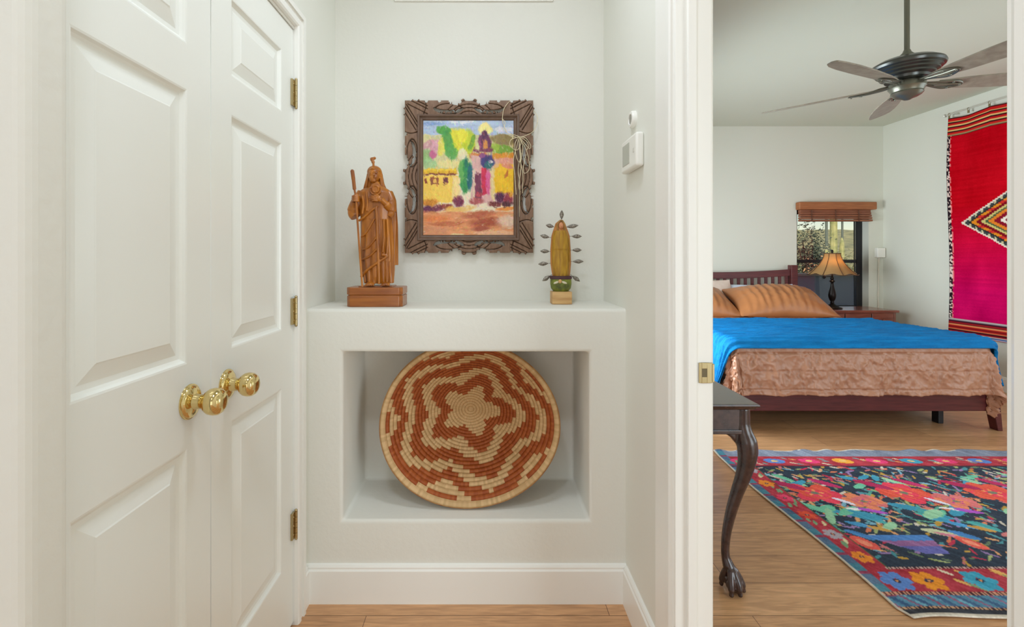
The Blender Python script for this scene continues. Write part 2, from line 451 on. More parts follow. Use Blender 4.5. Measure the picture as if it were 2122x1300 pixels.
# ------------------------------------------------------------ bedroom shell
def wall_with_hole(axis, c0, c1, a0, a1, z0, z1, holes):
    """axis 'Y' = wall facing along Y from x=a0..a1; holes (b0,b1,h0,h1) sorted"""
    m_ = MB(); cur = a0
    def bx(b0, b1, h0, h1):
        if axis == 'Y': m_.box(b0, b1, c0, c1, h0, h1)
        else: m_.box(c0, c1, b0, b1, h0, h1)
    for (b0, b1, h0, h1) in holes:
        bx(cur, b0, z0, z1); bx(b0, b1, z0, h0); bx(b0, b1, h1, z1); cur = b1
    bx(cur, a1, z0, z1)
    return m_
WX0, WX1, WZ0, WZ1 = 3.794, 4.673, .60, 1.87
struct('wall_bedroom_back', wall_with_hole('Y', YB, YB+.22, XB-.1, XW+.2, 0, 3.05, [(WX0, WX1, WZ0, WZ1)]), BWALL)
struct('wall_bedroom_right', wall_with_hole('X', XW, XW+.2, -1.1, YB, 0, 3.05, [(1.10, 2.90, .60, 2.10)]), BWALL)
struct('wall_bedroom_near', wall_with_hole('Y', -1.3, -1.1, XB-.1, XW+.2, 0, 3.05, [(1.90, 4.10, .0, 2.10)]), BWALL)
struct('wall_bedroom_left', wall_with_hole('X', XR, XB, YU+.15, YB, 0, ZC, [(3.10, 4.90, .80, 2.00)]), BWALL)
struct('ceiling_bedroom', MB().box(XR, XW+.2, -1.3, YB+.2, ZC, ZC+.1), CEIL)
struct('roof_sun_block', MB().box(-2.9, XW+4, -4.7, YB+.24, ZC+.1, ZC+.25), CEIL)  # house roof, with unseen overhangs added to block sun from patio wall and glass
baseboard('baseboard_bedroom_back', XB, XW, YB, YB, '-Y')
baseboard('baseboard_bedroom_right', XW, XW, -1.1, YB, '-X')
baseboard('baseboard_bedroom_left', XB, XB, 1.40, YB, '+X')

def glass_mat():
    m = bpy.data.materials.new('window_glass'); m.use_nodes = True
    nt = m.node_tree; n = nt.nodes; l = nt.links; n.remove(n['Principled BSDF'])
    tr = n.new('ShaderNodeBsdfTransparent'); gl = n.new('ShaderNodeBsdfGlossy'); gl.inputs['Roughness'].default_value = .02
    fr = n.new('ShaderNodeFresnel'); fr.inputs[0].default_value = 1.35
    mx = n.new('ShaderNodeMixShader'); l.new(fr.outputs[0], mx.inputs[0]); l.new(tr.outputs[0], mx.inputs[1]); l.new(gl.outputs[0], mx.inputs[2])
    l.new(mx.outputs[0], n['Material Output'].inputs[0]); return m
GLASS = glass_mat()
WBLK = mat('black_window_frame', (22, 22, 26), .45)
# window_1: the black double-hung window seen behind the lamp
fy0, fy1 = YB+.10, YB+.15
w = MB(); s = .068
w.box(WX0-.01, WX0+s, fy0, fy1, WZ0, WZ1); w.box(WX1-s, WX1+.01, fy0, fy1, WZ0, WZ1)
w.box(WX0+s, WX1-s, fy0, fy1, WZ0, WZ0+s); w.box(WX0+s, WX1-s, fy0, fy1, WZ1-s, WZ1)
w.box(WX0+s, WX1-s, fy0+.005, fy1-.005, 1.196, 1.236)
win = struct('window_1', w, WBLK, bevel=.003)
obj('window_glass', MB().box(WX0+s, WX1-s, fy0+.024, fy0+.027, WZ0+s, WZ1-s), GLASS, win)
# the two unseen bedroom windows that give the daylight
w = MB(); w.box(XW+.06, XW+.12, 1.10, 1.16, .60, 2.10); w.box(XW+.06, XW+.12, 2.84, 2.90, .60, 2.10); w.box(XW+.06, XW+.12, 1.16, 2.84, .60, .66); w.box(XW+.06, XW+.12, 1.16, 2.84, 2.04, 2.10)
win = struct('window_2', w, WBLK); obj('window_glass', MB().box(XW+.085, XW+.09, 1.16, 2.84, .66, 2.04), GLASS, win)
w = MB(); w.box(XR+.02, XR+.07, 3.10, 3.16, .80, 2.00); w.box(XR+.02, XR+.07, 4.84, 4.90, .80, 2.00); w.box(XR+.02, XR+.07, 3.16, 4.84, .80, .86); w.box(XR+.02, XR+.07, 3.16, 4.84, 1.94, 2.00)
win = struct('window_4', w, WBLK); obj('window_glass', MB().box(XR+.042, XR+.046, 3.16, 4.84, .86, 1.94), GLASS, win)
w = MB(); w.box(1.90, 1.97, -1.22, -1.16, 0, 2.10); w.box(4.03, 4.10, -1.22, -1.16, 0, 2.10); w.box(1.97, 4.03, -1.22, -1.16, 0, .07); w.box(1.97, 4.03, -1.22, -1.16, 2.03, 2.10); w.box(2.96, 3.04, -1.22, -1.16, .07, 2.03)
win = struct('window_3', w, WBLK); obj('window_glass', MB().box(1.97, 4.03, -1.192, -1.188, .07, 2.03), GLASS, win)


# ------------------------------------------------------------ hall: thermostat and round sensor on the right wall
PLAST = mat('white_plastic', (238, 236, 228), .35)
t = thing('thermostat', 'white rectangular thermostat with a grey screen on the hall wall', 'thermostat', (XR, 1.63, 1.55))
ty0, ty1, tz0, tz1 = 1.552, 1.722, 1.549, 1.660
obj('body', MB().box(XR-.027, XR-.0, ty0, ty1, tz0, tz1), PLAST, t, bevel=.008, seg=4, smooth=True)
obj('screen', MB().box(XR-.0284, XR-.025, 1.625, 1.702, tz0+.022, tz1-.018), mat('lcd_grey', (176, 177, 164), .25), t, bevel=.001)
o = obj('button', MB().box(XR-.0288, XR-.026, 1.572, 1.582, 1.598, 1.612), mat('plastic_grey', (205, 203, 194), .4), t, bevel=.001)
t = thing('room_sensor', 'small round white sensor with a grey centre above the thermostat', 'sensor', (XR, 1.64, 1.70))
c = (XR, 1.655, 1.727)
obj('ring', MB().lathe([(0, 0), (.029, 0), (.029, -.010), (.026, -.015), (.019, -.016), (.017, -.011), (0, -.011)], c, 36, 'X', cap=False), PLAST, t, smooth=True)
obj('face', MB().lathe([(0, -.0135), (.0165, -.0135), (.0165, -.0105), (0, -.0105)], c, 30, 'X', cap=False), mat('sensor_grey', (150, 148, 138), .4), t, smooth=True)

# ------------------------------------------------------------ framed painting
FY = YU-.004
fx0, fx1 = -.349, .200; fz0, fz1 = 1.2745, 1.9265
FW, FH = fx1-fx0, fz1-fz0
fr = thing('framed_painting', 'colourful painting of a village and bell tower in a carved dark wood frame', 'painting', (-.074, FY, fz0))
def sym(v): return np.minimum(v, 1-v)
def carved_frame():
    # zoomed-photo units: frame spans 970 wide, 1145 tall
    NX, NZ = 250, 296
    u = np.linspace(0, 970, NX); v = np.linspace(0, 1145, NZ)
    U, V = np.meshgrid(u, v)
    mask = np.ones(U.shape, bool); relief = np.zeros(U.shape)
    mask &= ~((U > 118) & (U < 842) & (V > 128) & (V < 1025))
    us = 485-np.abs(U-485); vsym = 572-np.abs(V-572)
    # edge distance top/bottom (a) and along (s)
    def rail(a, s, half, seg):
        """a: distance from the outer edge, s: distance along from the corner to the middle (0..half)"""
        out = np.ones(a.shape, bool)
        for (c0, r, dep) in seg: out &= ~((np.abs(s-c0) < r) & (a < dep*np.sqrt(np.clip(1-((s-c0)/r)**2, 0, 1))))
        return out
    mask &= rail(np.minimum(V, 1145-V), us, 485, [(162, 10, 14), (262, 10, 12), (345, 12, 20), (388, 40, 32)]) | (vsym > 120)
    mask &= rail(np.minimum(U, 970-U), vsym, 572, [(252, 12, 16), (345, 8, 7), (415, 10, 14), (468, 46, 26)]) | (us > 120)
    def crescent(a, s, a0, s0, la, ls, off):
        return (((a-a0)/la)**2+((s-s0)/ls)**2 < 1) & ~(((a-a0-off)/la)**2+((s-s0)/(ls*1.05))**2 < 1)
    # crescents bow towards the outside edge
    top = vsym < 120
    mask &= ~(top & crescent(vsym, us, 58, 330, 36, 112, -21))
    side = us < 120
    mask &= ~(side & crescent(us, vsym, 46, 395, 38, 96, -22))
    side2 = us < 112
    # carved grooves
    def groove(d, w_=4.5): return -np.clip(1-np.abs(d)/w_, 0, 1)
    for k, (a0, a1) in enumerate(((12, 150), (44, 168), (90, 190))):
        relief += groove((us-a0)*.45-(vsym-0)*.9+(20 if k == 0 else 0), 4)*((us < 175) & (vsym < 118) & (us > 20))
        relief += groove((vsym-a0)*.5-(us-0)*.8, 4)*((vsym < 225) & (us < 100) & (vsym > 30))
    relief += groove(vsym-235-12*np.sin(us/30), 4)*(us < 112)
    relief += groove(us-150-10*np.sin(vsym/25), 4)*(vsym < 112)
    for rr in (70, 96, 122, 150):     # fan carving at the middle of each rail
        relief += groove(np.hypot((485-us), (vsym-150)*1.25)-rr*1.25, 4)*(vsym < 112)*(485-us < 170)
        relief += groove(np.hypot((572-vsym), (us-150)*1.35)-rr*1.35, 4)*(us < 104)*(572-vsym < 190)
    relief += groove(np.hypot((us-330)/2.6, vsym-62)-38, 3.2)*(vsym < 112)
    relief += groove(np.hypot((vsym-395)/2.6, us-55)-40, 3.2)*(us < 104)
    relief = np.clip(relief, -1, 0)
    X = fx0+U/970*FW; Z = fz1-V/1145*FH
    Y = FY-.022-relief*.0065-.0015*np.sin(np.minimum(us, vsym)/30)
    m_ = MB(); idx = -np.ones(U.shape, int); vs_ = []; cols = []
    nz = fbm(U/9, V/60, 3)*30-15
    cell = mask[:-1, :-1] & mask[1:, :-1] & mask[:-1, 1:] & mask[1:, 1:]
    fs_ = []
    for i, k in zip(*np.nonzero(cell)):
        q = []
        for (a_, b_) in ((i, k), (i, k+1), (i+1, k+1), (i+1, k)):
            if idx[a_, b_] < 0:
                idx[a_, b_] = len(vs_); vs_.append((X[a_, b_], Y[a_, b_], Z[a_, b_]))
                d = -relief[a_, b_]; base = np.array((128, 98, 76))+nz[a_, b_]*1.6
                cols.append(base*(1-d*.55))   # colour darkened along the carved grooves
            q.append(idx[a_, b_])
        fs_.append(tuple(q))
    m_.add(vs_, fs_)
    return m_, np.array(cols)
FWOOD = mat('carved_dark_wood', (98, 72, 54), .5, attr='tint', bump=.3, bscale=260)
m_, cols = carved_frame()
obj('carved_frame', m_, FWOOD, fr, smooth=True, pcol=cols, solid=.009, angle=60)
# inner moulding strip
ix0, ix1, iz0, iz1 = fx0+138/970*FW, fx0+822/970*FW, fz1-1010/1145*FH, fz1-147/1145*FH
m_ = MB(); p = [(0, -.016), (.004, -.0205), (.010, -.022), (.016, -.030), (.022, -.031), (.024, -.026), (.024, -.004), (0, -.004)]
R = []
for (X_, Z_, ox, oz) in ((ix0, iz0, -1, -1), (ix1, iz0, 1, -1), (ix1, iz1, 1, 1), (ix0, iz1, -1, 1)):
    R.append([(X_+ox*a_, FY+b_, Z_+oz*a_) for a_, b_ in p])
vs_ = [q for r in R for q in r]; n_ = len(p)
m_.add(vs_, [(i*n_+k, i*n_+(k+1) % n_, ((i+1) % 4)*n_+(k+1) % n_, ((i+1) % 4)*n_+k) for i in range(4) for k in range(n_)])
obj('inner_moulding', m_, mat('dark_moulding_wood', (104, 80, 64), .4, var=.2, vscale=30), fr)
# painting
def paint():
    NX, NZ = 230, 290
    x = np.linspace(222, 905, NX); y = np.linspace(235, 1097, NZ)
    X, Y = np.meshgrid(x, y)
    C = np.zeros(X.shape+(3,)); C[:] = (240, 226, 196)
    wx = X+26*(fbm(X/40, Y/40, 1)-.47)+9*(fbm(X/9, Y/14, 61)-.47); wy = Y+26*(fbm(X/40, Y/40, 2)-.47)+10*(fbm(X/9, Y/14, 62)-.47)
    def put(mask_, col, var=18, seed=5, st=(14, 30)):
        a = np.clip(mask_, 0, 1)[..., None]
        v_ = (fbm(X/st[0], Y/st[1], seed)-.47)*var*2
        C[:] = C*(1-a)+(np.array(col, float)+v_[..., None])*a
    def ell(cx, cy, rx, ry, col, al=1, soft=.25, rot=0, **k):
        c, s = math.cos(math.radians(rot)), math.sin(math.radians(rot))
        dx, dy = wx-cx, wy-cy
        d = np.sqrt(((dx*c+dy*s)/rx)**2+((-dx*s+dy*c)/ry)**2)
        put(np.clip((1-d)/soft, 0, 1)*al, col, **k)
    def rect(x0, x1, y0, y1, col, al=1, soft=6, **k):
        d = np.minimum(np.minimum(wx-x0, x1-wx), np.minimum(wy-y0, y1-wy)); put(np.clip(d/soft+.5, 0, 1)*al, col, **k)
    rect(200, 930, 200, 345, (178, 196, 222), var=22, seed=9, st=(60, 12))
    ell(300, 262, 110, 16, (120, 150, 200), .7); ell(520, 250, 120, 12, (238, 238, 240), .8); ell(830, 300, 90, 20, (228, 228, 236), .9)
    rect(200, 930, 345, 620, (214, 206, 150), seed=12)
    ell(270, 440, 110, 60, (206, 150, 160), .9, rot=-25); ell(250, 500, 50, 60, (150, 190, 120), .9); ell(300, 490, 38, 34, (196, 90, 140), .9)
    ell(270, 560, 70, 40, (160, 200, 140), .8); ell(330, 430, 45, 60, (226, 170, 190), .5)
    ell(470, 400, 120, 120, (226, 218, 50), 1, seed=21); ell(375, 310, 62, 34, (80, 160, 60), 1); ell(560, 400, 60, 110, (196, 210, 40), .9)
    ell(410, 400, 42, 110, (70, 150, 70), .9, rot=-12); ell(360, 440, 30, 70, (228, 220, 90), .9); ell(440, 480, 55, 60, (90, 168, 80), .9)
    ell(590, 400, 18, 70, (110, 160, 50), .9, rot=20); ell(520, 350, 40, 60, (238, 228, 60), .9); ell(430, 560, 110, 36, (236, 222, 150), .9)
    ell(520, 490, 40, 50, (236, 226, 190), .9)
    ell(820, 380, 110, 46, (150, 130, 80), 1, rot=8); ell(820, 455, 100, 40, (120, 160, 50), 1); ell(760, 440, 50, 40, (160, 190, 60), .9)
    ell(690, 300, 60, 50, (252, 236, 150), 1)
    # tower
    ell(685, 400, 52, 82, (110, 50, 90), 1, .2); ell(685, 345, 26, 40, (90, 40, 80), 1); ell(690, 420, 18, 44, (226, 150, 60), .9); ell(650, 420, 12, 30, (180, 90, 130), .8)
    rect(600, 745, 448, 472, (130, 60, 90)); rect(570, 700, 480, 512, (214, 130, 70)); rect(585, 745, 500, 860, (222, 176, 170), seed=31)
    rect(740, 930, 485, 520, (226, 150, 40)); rect(740, 930, 518, 560, (232, 150, 130), .9); rect(752, 930, 560, 780, (246, 196, 30), seed=8)
    ell(860, 580, 50, 24, (226, 140, 120), .9, rot=15); ell(850, 640, 12, 34, (200, 110, 40), .9, rot=20); ell(770, 560, 40, 40, (230, 180, 170), .7)
    ell(705, 545, 56, 56, (70, 60, 120), 1, .2); ell(715, 570, 34, 36, (40, 110, 110), .95); ell(735, 545, 14, 14, (236, 226, 220), .9); ell(668, 500, 30, 22, (150, 80, 140), .9)
    rect(612, 660, 640, 850, (120, 50, 80), seed=4); rect(662, 700, 590, 790, (210, 40, 80), seed=3); ell(712, 700, 24, 110, (222, 90, 150), .9)
    rect(595, 612, 600, 850, (232, 206, 180)); rect(730, 762, 600, 830, (236, 214, 150), .8)
    # dark green cypress
    ell(535, 660, 44, 145, (60, 150, 80), 1, .2, seed=41); ell(572, 660, 22, 120, (20, 100, 110), .95); ell(510, 620, 20, 90, (110, 180, 90), .9); ell(545, 560, 12, 70, (20, 110, 90), .9)
    # yellow building on the left
    rect(200, 490, 650, 850, (248, 208, 90), seed=18, st=(10, 60)); rect(200, 480, 598, 640, (230, 180, 40)); rect(200, 470, 634, 648, (130, 60, 40), .9, soft=4)
    rect(230, 470, 600, 614, (246, 214, 60), .8)
    rect(236, 252, 672, 712, (150, 70, 40), soft=4); rect(282, 340, 668, 716, (150, 80, 50), soft=4); rect(300, 328, 676, 706, (240, 190, 90), soft=4); rect(372, 412, 664, 706, (110, 50, 60), soft=4)
    rect(440, 500, 660, 830, (250, 224, 160), .8, seed=19)
    # bushes
    for (cx, cy, rx, ry, c_) in ((270, 850, 80, 34, (210, 140, 40)), (260, 905, 60, 40, (100, 40, 80)), (330, 890, 60, 26, (120, 50, 70)), (400, 880, 60, 26, (150, 70, 60)),
                             (490, 840, 44, 50, (120, 40, 70)), (300, 930, 50, 22, (170, 110, 60)), (240, 950, 30, 30, (110, 70, 120)), (450, 900, 70, 22, (220, 160, 60)),
                             (620, 840, 60, 34, (180, 90, 90)), (760, 860, 60, 26, (120, 50, 50)), (800, 810, 50, 50, (90, 30, 70)), (860, 820, 44, 56, (150, 50, 70)),
                             (850, 860, 60, 22, (90, 40, 50)), (880, 790, 20, 30, (230, 160, 60)), (640, 790, 30, 20, (190, 70, 80))):
        ell(cx, cy, rx, ry, c_, 1, .4, var=40, st=(7, 9))
    # ground
    m0 = np.clip((wy-905)/22, 0, 1)*np.clip(1, 0, 1); put(m0, (226, 150, 100), var=26, seed=6, st=(60, 14))
    ell(500, 900, 140, 22, (240, 196, 110), .8, rot=-8); ell(700, 1000, 170, 46, (170, 80, 50), .95, .5, rot=-4, st=(20, 10)); ell(640, 940, 160, 34, (180, 90, 60), .8, .5, rot=-8)
    ell(330, 970, 130, 34, (232, 130, 70), .8, .5); ell(860, 990, 110, 60, (232, 200, 176), .95, .5); ell(300, 1060, 120, 40, (220, 150, 110), .8); ell(400, 1010, 150, 20, (190, 100, 60), .7)
    ell(660, 1050, 90, 26, (160, 70, 50), .8, .5); ell(760, 1080, 200, 24, (240, 190, 150), .8); ell(850, 895, 90, 18, (232, 140, 50), .9, rot=-4); ell(480, 1090, 60, 14, (240, 220, 160), .8)
    R_ = random.Random(3); S0 = C.copy()
    for q in range(2100):      # loose brush strokes picked up from the colours below them
        cx, cy = R_.uniform(225, 902), R_.uniform(238, 1094)
        jx, iy = int((cx+R_.gauss(0, 5)-222)/683*(NX-1)), int((cy+R_.gauss(0, 8)-235)/862*(NZ-1))
        jx = min(max(jx, 0), NX-1); iy = min(max(iy, 0), NZ-1)
        col = S0[iy, jx]+np.array([R_.gauss(0, 12) for _ in range(3)])
        if R_.random() < .03: col = col*.3+np.array((246, 236, 214))*.7
        ang = R_.gauss(80, 22) if cy < 880 else R_.gauss(-8, 16)
        rx, ry = R_.uniform(7, 17), R_.uniform(3, 5.5)
        c, s_ = math.cos(math.radians(ang)), math.sin(math.radians(ang))
        j0, j1 = np.searchsorted(x, [cx-28, cx+28]); i0, i1 = np.searchsorted(y, [cy-28, cy+28])
        dx, dy = X[i0:i1, j0:j1]-cx, Y[i0:i1, j0:j1]-cy
        m0 = ((dx*c+dy*s_)/rx)**2+((-dx*s_+dy*c)/ry)**2 < 1
        C[i0:i1, j0:j1][m0] = C[i0:i1, j0:j1][m0]*.5+col*.5
    C += (vnoise(X/3, Y/3, 77)[..., None]-.5)*16
    P = np.zeros(X.shape+(3,))
    P[..., 0] = ix0-.002+(X-222)/683*(ix1-ix0+.004); P[..., 2] = iz1+.002-(Y-235)/862*(iz1-iz0+.004); P[..., 1] = FY-.014-.0006*fbm(X/8, Y/14, 50)
    return P, C.reshape(-1, 3)
P, C = paint()
m_ = MB().grid(P)
obj('canvas', m_, mat('painted_canvas', (240, 220, 180), .45, attr='tint'), fr, smooth=True, pcol=np.clip(C, 0, 255), solid=.004)

# raffia bow hanging from the frame's right corner
TW = mat('raffia_twine', (226, 214, 180), .8, var=.2, vscale=60)
tb = tag(obj('twine_bow', MB().tube([(0, 0, 0), (0, 0, .001)], .0001), TW), 'cream twine bow with long loose ends hanging on the carved frame', 'bow')
bpy.data.objects.remove(tb, do_unlink=True)
def fp(zx, zy, d=.034): # zoomed frame units -> point in front of the frame
    return Vector((fx0+(zx-85)/970*FW, FY-d, fz1-(zy-90)/1145*FH))
def curve(pts, k=8):
    """Catmull-Rom through points"""
    P_ = [Vector(p) for p in pts]; out = []
    Q = [P_[0]*2-P_[1]]+P_+[P_[-1]*2-P_[-2]]
    for i in range(1, len(Q)-2):
        for t_ in range(k):
            t = t_/k; a_, b_, c_, d_ = Q[i-1:i+3]
            out.append(.5*((2*b_)+(c_-a_)*t+(2*a_-5*b_+4*c_-d_)*t*t+(3*b_-a_-3*c_+d_)*t**3))
    out.append(P_[-1]); return out
m_ = MB()
S = [[(880, 95, .026), (850, 130, .030), (830, 170), (822, 240), (835, 290), (850, 330), (900, 362), (925, 372)],
     [(822, 235), (842, 262), (838, 300), (862, 340), (900, 352), (940, 365, .04)],
     [(1060, 165, .022), (1085, 215, .026), (1082, 270, .03), (1050, 330), (990, 362), (945, 372)],
     [(940, 372, .04), (885, 395, .044), (880, 440, .042), (930, 470, .04), (960, 420, .045), (945, 375, .045)],
     [(940, 372, .04), (990, 380, .046), (1030, 430, .044), (1025, 460, .04), (985, 420, .045), (948, 372, .045)],
     [(945, 372), (930, 440), (905, 540), (915, 660), (925, 800)], [(945, 372, .038), (950, 480, .04), (960, 600, .04), (945, 730, .038), (955, 780)],
     [(948, 372), (975, 450, .04), (960, 560, .042), (975, 660, .04), (972, 790)], [(950, 372), (1000, 470, .04), (1022, 560), (1018, 620), (985, 640), (980, 590), (1000, 500)],
     [(940, 372), (915, 430, .04), (925, 520, .044), (950, 560, .04), (960, 500, .04), (946, 400, .045)], [(945, 380), (958, 500), (940, 620), (952, 720), (950, 965, .024)],
     [(960, 372), (1000, 400), (1020, 440), (1000, 470)]]
for s_ in S: m_.tube(curve([fp(*q) for q in s_]), .0013, 6)
m_.ball(fp(944, 374, .04), (.005, .004, .004), 10, 8)
tag(obj('twine_bow', m_, TW, smooth=True), 'cream twine bow with long loose ends hanging on the carved frame', 'bow')

# ------------------------------------------------------------ carved statue (left)
SHELF = 1.067
ST = wood('honey_brown_carved_wood', (186, 114, 28), (128, 66, 12), .36, (26, 26, 6), coat=.2, vs=1.2)
SYc = 1.885
U_ = .000492
def sp(zx, zy, y=0): return Vector(((783-1008)*.00188-.0 + (zx-317)*U_, SYc+y, SHELF+.002+(1235-zy)*U_))
stt = thing('warrior_statue', 'carved brown wooden statue of a robed man with a plumed helmet holding a staff', 'statue', sp(317, 1239))
def loft(m_, secs, n=64, fold=None):
    """secs: (zy, left, right, depth, ycentre); smooth interpolated"""
    zs_ = np.array([s[0] for s in secs], float); A = np.array([s[1:] for s in secs], float)
    if zs_[0] > zs_[-1]: zs_ = zs_[::-1]; A = A[::-1]
    zz_ = np.linspace(zs_[0], zs_[-1], 90); rows = []
    for z in zz_:
        l_, r_, dp, yc = [np.interp(z, zs_, A[:, k]) for k in range(4)]
        row = []
        for k in range(n):
            a_ = 2*PI*k/n; f_ = 1+(fold(a_, z) if fold else 0)
            c_, s__ = math.cos(a_), math.sin(a_)
            e = .85
            cx = math.copysign(abs(c_)**e, c_); sy = math.copysign(abs(s__)**e, s__)
            row.append(sp((l_+r_)/2+(r_-l_)/2*cx*f_, z, (yc+dp*sy*f_)*U_))
        rows.append(row)
    P_ = np.array([[tuple(p) for p in r] for r in rows])
    m_.grid(P_, wrap=True)
    k0 = len(m_.v)-n*90
    m_.f.append([k0+i for i in range(n)]); m_.c.append(None); m_.mi.append(0)
    m_.f.append([k0+89*n+i for i in range(n)][::-1]); m_.c.append(None); m_.mi.append(0)
m_ = MB()
def rfold(a_, z):
    front = max(0, -math.sin(a_))
    if z < 560: return .012*math.sin(a_*9)
    return .055*math.sin(a_*13+z*.004)*min(1, (z-480)/300)+.022*math.sin(a_*7+z*.02)*front
loft(m_, [(300, 265, 365, 50, 0), (318, 196, 398, 64, 0), (345, 158, 428, 78, 0), (400, 158, 432, 90, 0), (480, 172, 428, 94, 0), (560, 182, 425, 90, 0), (700, 186, 436, 96, 0),
          (850, 186, 444, 102, 0), (950, 192, 442, 100, 0), (1010, 205, 438, 96, 0), (1062, 212, 436, 88, 0)], fold=rfold)
# cape hanging behind on his left, down to the hem
loft(m_, [(330, 330, 420, 26, 42), (400, 350, 452, 32, 46), (600, 350, 462, 36, 52), (800, 350, 464, 38, 56), (920, 372, 466, 34, 58)], fold=lambda a_, z: .05*math.sin(a_*6+z*.01))
loft(m_, [(560, 176, 280, 26, 40), (700, 174, 270, 30, 46), (900, 172, 260, 30, 50), (1020, 184, 250, 26, 52)], fold=lambda a_, z: .05*math.sin(a_*6))
# neck, head, hair falling to the shoulders
m_.tube([sp(300, 330), sp(296, 262)], [46*U_, 38*U_], 20)
m_.ball(sp(290, 205, -.006), (47*U_, 52*U_, 64*U_), 28, 20)
m_.ball(sp(288, 240, -.016), (32*U_, 36*U_, 34*U_), 20, 14)          # jaw
m_.ball(sp(286, 180, .004), (58*U_, 58*U_, 52*U_), 28, 18)           # helmet dome
m_.tube([sp(242, 172, -.008), sp(288, 160, -.031), sp(336, 174, -.012)], [8*U_, 9*U_, 8*U_], 8)   # brow band
for sx_ in (-1, 1):
    m_.tube(curve([sp(288+sx_*46, 190, .004), sp(288+sx_*55, 235, .002), sp(288+sx_*66, 280, .0), sp(288+sx_*78, 312, .006)]), [14*U_, 15*U_, 16*U_]+[15*U_]*22, 10)
    m_.ball(sp(288+sx_*20+6, 200, -.0285), (9*U_, 6*U_, 5*U_), 10, 8)    # eyes
    m_.tube([sp(288+sx_*8+6, 190, -.031), sp(288+sx_*32+6, 190, -.026)], [3.5*U_, 3*U_], 6)
m_.tube(curve([sp(286, 200, .024), sp(286, 250, .03), sp(300, 310, .032)]), [34*U_]*17, 14)
m_.tube([sp(298, 188, -.031), sp(302, 208, -.036), sp(303, 222, -.038)], [5*U_, 7*U_, 9*U_], 8)  # nose
m_.tube([sp(286, 236, -.031), sp(302, 233, -.034), sp(318, 236, -.030)], [3*U_, 5.5*U_, 3*U_], 8) # mouth
m_.ball(sp(300, 262, -.030), (14*U_, 11*U_, 10*U_), 10, 8)          # chin
loft(m_, [(165, 240, 338, 36, 34), (200, 224, 346, 44, 36), (250, 214, 350, 44, 36), (300, 206, 358, 46, 34), (325, 210, 362, 40, 30)], n=40)   # hair
for k in range(5):
    for sx_ in (-1, 1): m_.tube([sp(290+sx_*(44+k*5), 205+k*6, -.010+k*.003), sp(286+sx_*(62+k*5), 315, -.006+k*.003)], 4*U_, 6)
# sleeves and arms
m_.tube(curve([sp(196, 350, -.004), sp(160, 420, -.014), sp(128, 500, -.016), sp(150, 540, -.020)]), [44*U_]*8+[48*U_]*8+[42*U_]*9, 20)
m_.tube(curve([sp(148, 520, -.020), sp(142, 470, -.028), sp(150, 425, -.036)]), [33*U_]*8+[26*U_]*9, 16)
m_.tube(curve([sp(400, 350, -.004), sp(432, 430, -.016), sp(430, 500, -.020), sp(412, 530, -.018)]), [38*U_]*8+[36*U_]*8+[28*U_]*9, 20)
m_.tube(curve([sp(424, 480, -.020), sp(395, 440, -.040), sp(362, 410, -.050)]), [30*U_]*8+[22*U_]*9, 16)
# hand on the chest: palm, four fingers, thumb
m_.ball(sp(345, 404, -.053), (24*U_, 14*U_, 22*U_), 16, 12)
for k, (ln) in enumerate((62, 68, 64, 50)):
    zy_ = 388+k*12
    m_.tube(curve([sp(338, zy_, -.056), sp(338-ln*.5, zy_-3, -.060), sp(338-ln, zy_+2, -.054)]), [6.5*U_]*8+[5.4*U_]*9, 8)
m_.tube(curve([sp(350, 388, -.054), sp(330, 372, -.058), sp(306, 372, -.055)]), [7*U_]*8+[5.6*U_]*9, 8)
# hand round the staff
m_.ball(sp(152, 402, -.040), (24*U_, 18*U_, 26*U_), 16, 12)
for k in range(4):
    zy_ = 384+k*12
    m_.tube(curve([sp(138, zy_, -.046), sp(158, zy_+2, -.058), sp(184, zy_+3, -.052), sp(190, zy_+2, -.044)]), [7*U_]*24+[5*U_], 8)
m_.tube(curve([sp(150, 385, -.050), sp(168, 374, -.056), sp(188, 376, -.050)]), [7*U_]*16+[5*U_], 8)
# feet with toes
for cx_ in (278, 398):
    m_.ball(sp(cx_, 1064, -.048), (34*U_, 44*U_, 15*U_), 18, 12)
    for k in range(5): m_.ball(sp(cx_-28+k*14, 1071, -.068+.0012*k*k*.5), (7.5*U_, 10*U_, 8*U_), 8, 6)
# carved folds on the front of the robe, raised
def ridge(pts, r): m_.tube(curve([sp(a_, b_, c_-.0022) for a_, b_, c_ in pts]), [r*1.15*U_]*((len(pts)-1)*8+1), 8)
ridge([(182, 572, -.030), (230, 545, -.041), (285, 498, -.047), (335, 462, -.047)], 8)
ridge([(324, 466, -.047), (332, 600, -.047), (338, 760, -.050), (345, 900, -.052), (348, 1065, -.048)], 10)
ridge([(200, 1010, -.034), (250, 960, -.046), (320, 910, -.052), (400, 858, -.048), (404, 842, -.046), (368, 840, -.050)], 9)
ridge([(205, 800, -.036), (260, 780, -.046), (330, 700, -.048)], 7); ridge([(200, 880, -.036), (270, 850, -.048), (335, 790, -.050)], 7); ridge([(200, 700, -.034), (250, 660, -.044), (310, 560, -.047)], 6)
ridge([(215, 380, -.040), (225, 450, -.044), (215, 520, -.042)], 7); ridge([(245, 350, -.040), (256, 430, -.046), (250, 500, -.046)], 6)
ridge([(405, 560, -.036), (412, 700, -.040), (405, 830, -.042)], 8); ridge([(380, 560, -.042), (384, 700, -.046), (376, 820, -.048)], 6)
for k, xx in enumerate((230, 262, 300, 375, 400, 425)): ridge([(xx, 960 if k < 3 else 890, -.046+.00008*abs(xx-320)), (xx+4, 1055, -.044+.00008*abs(xx-320))], 6)
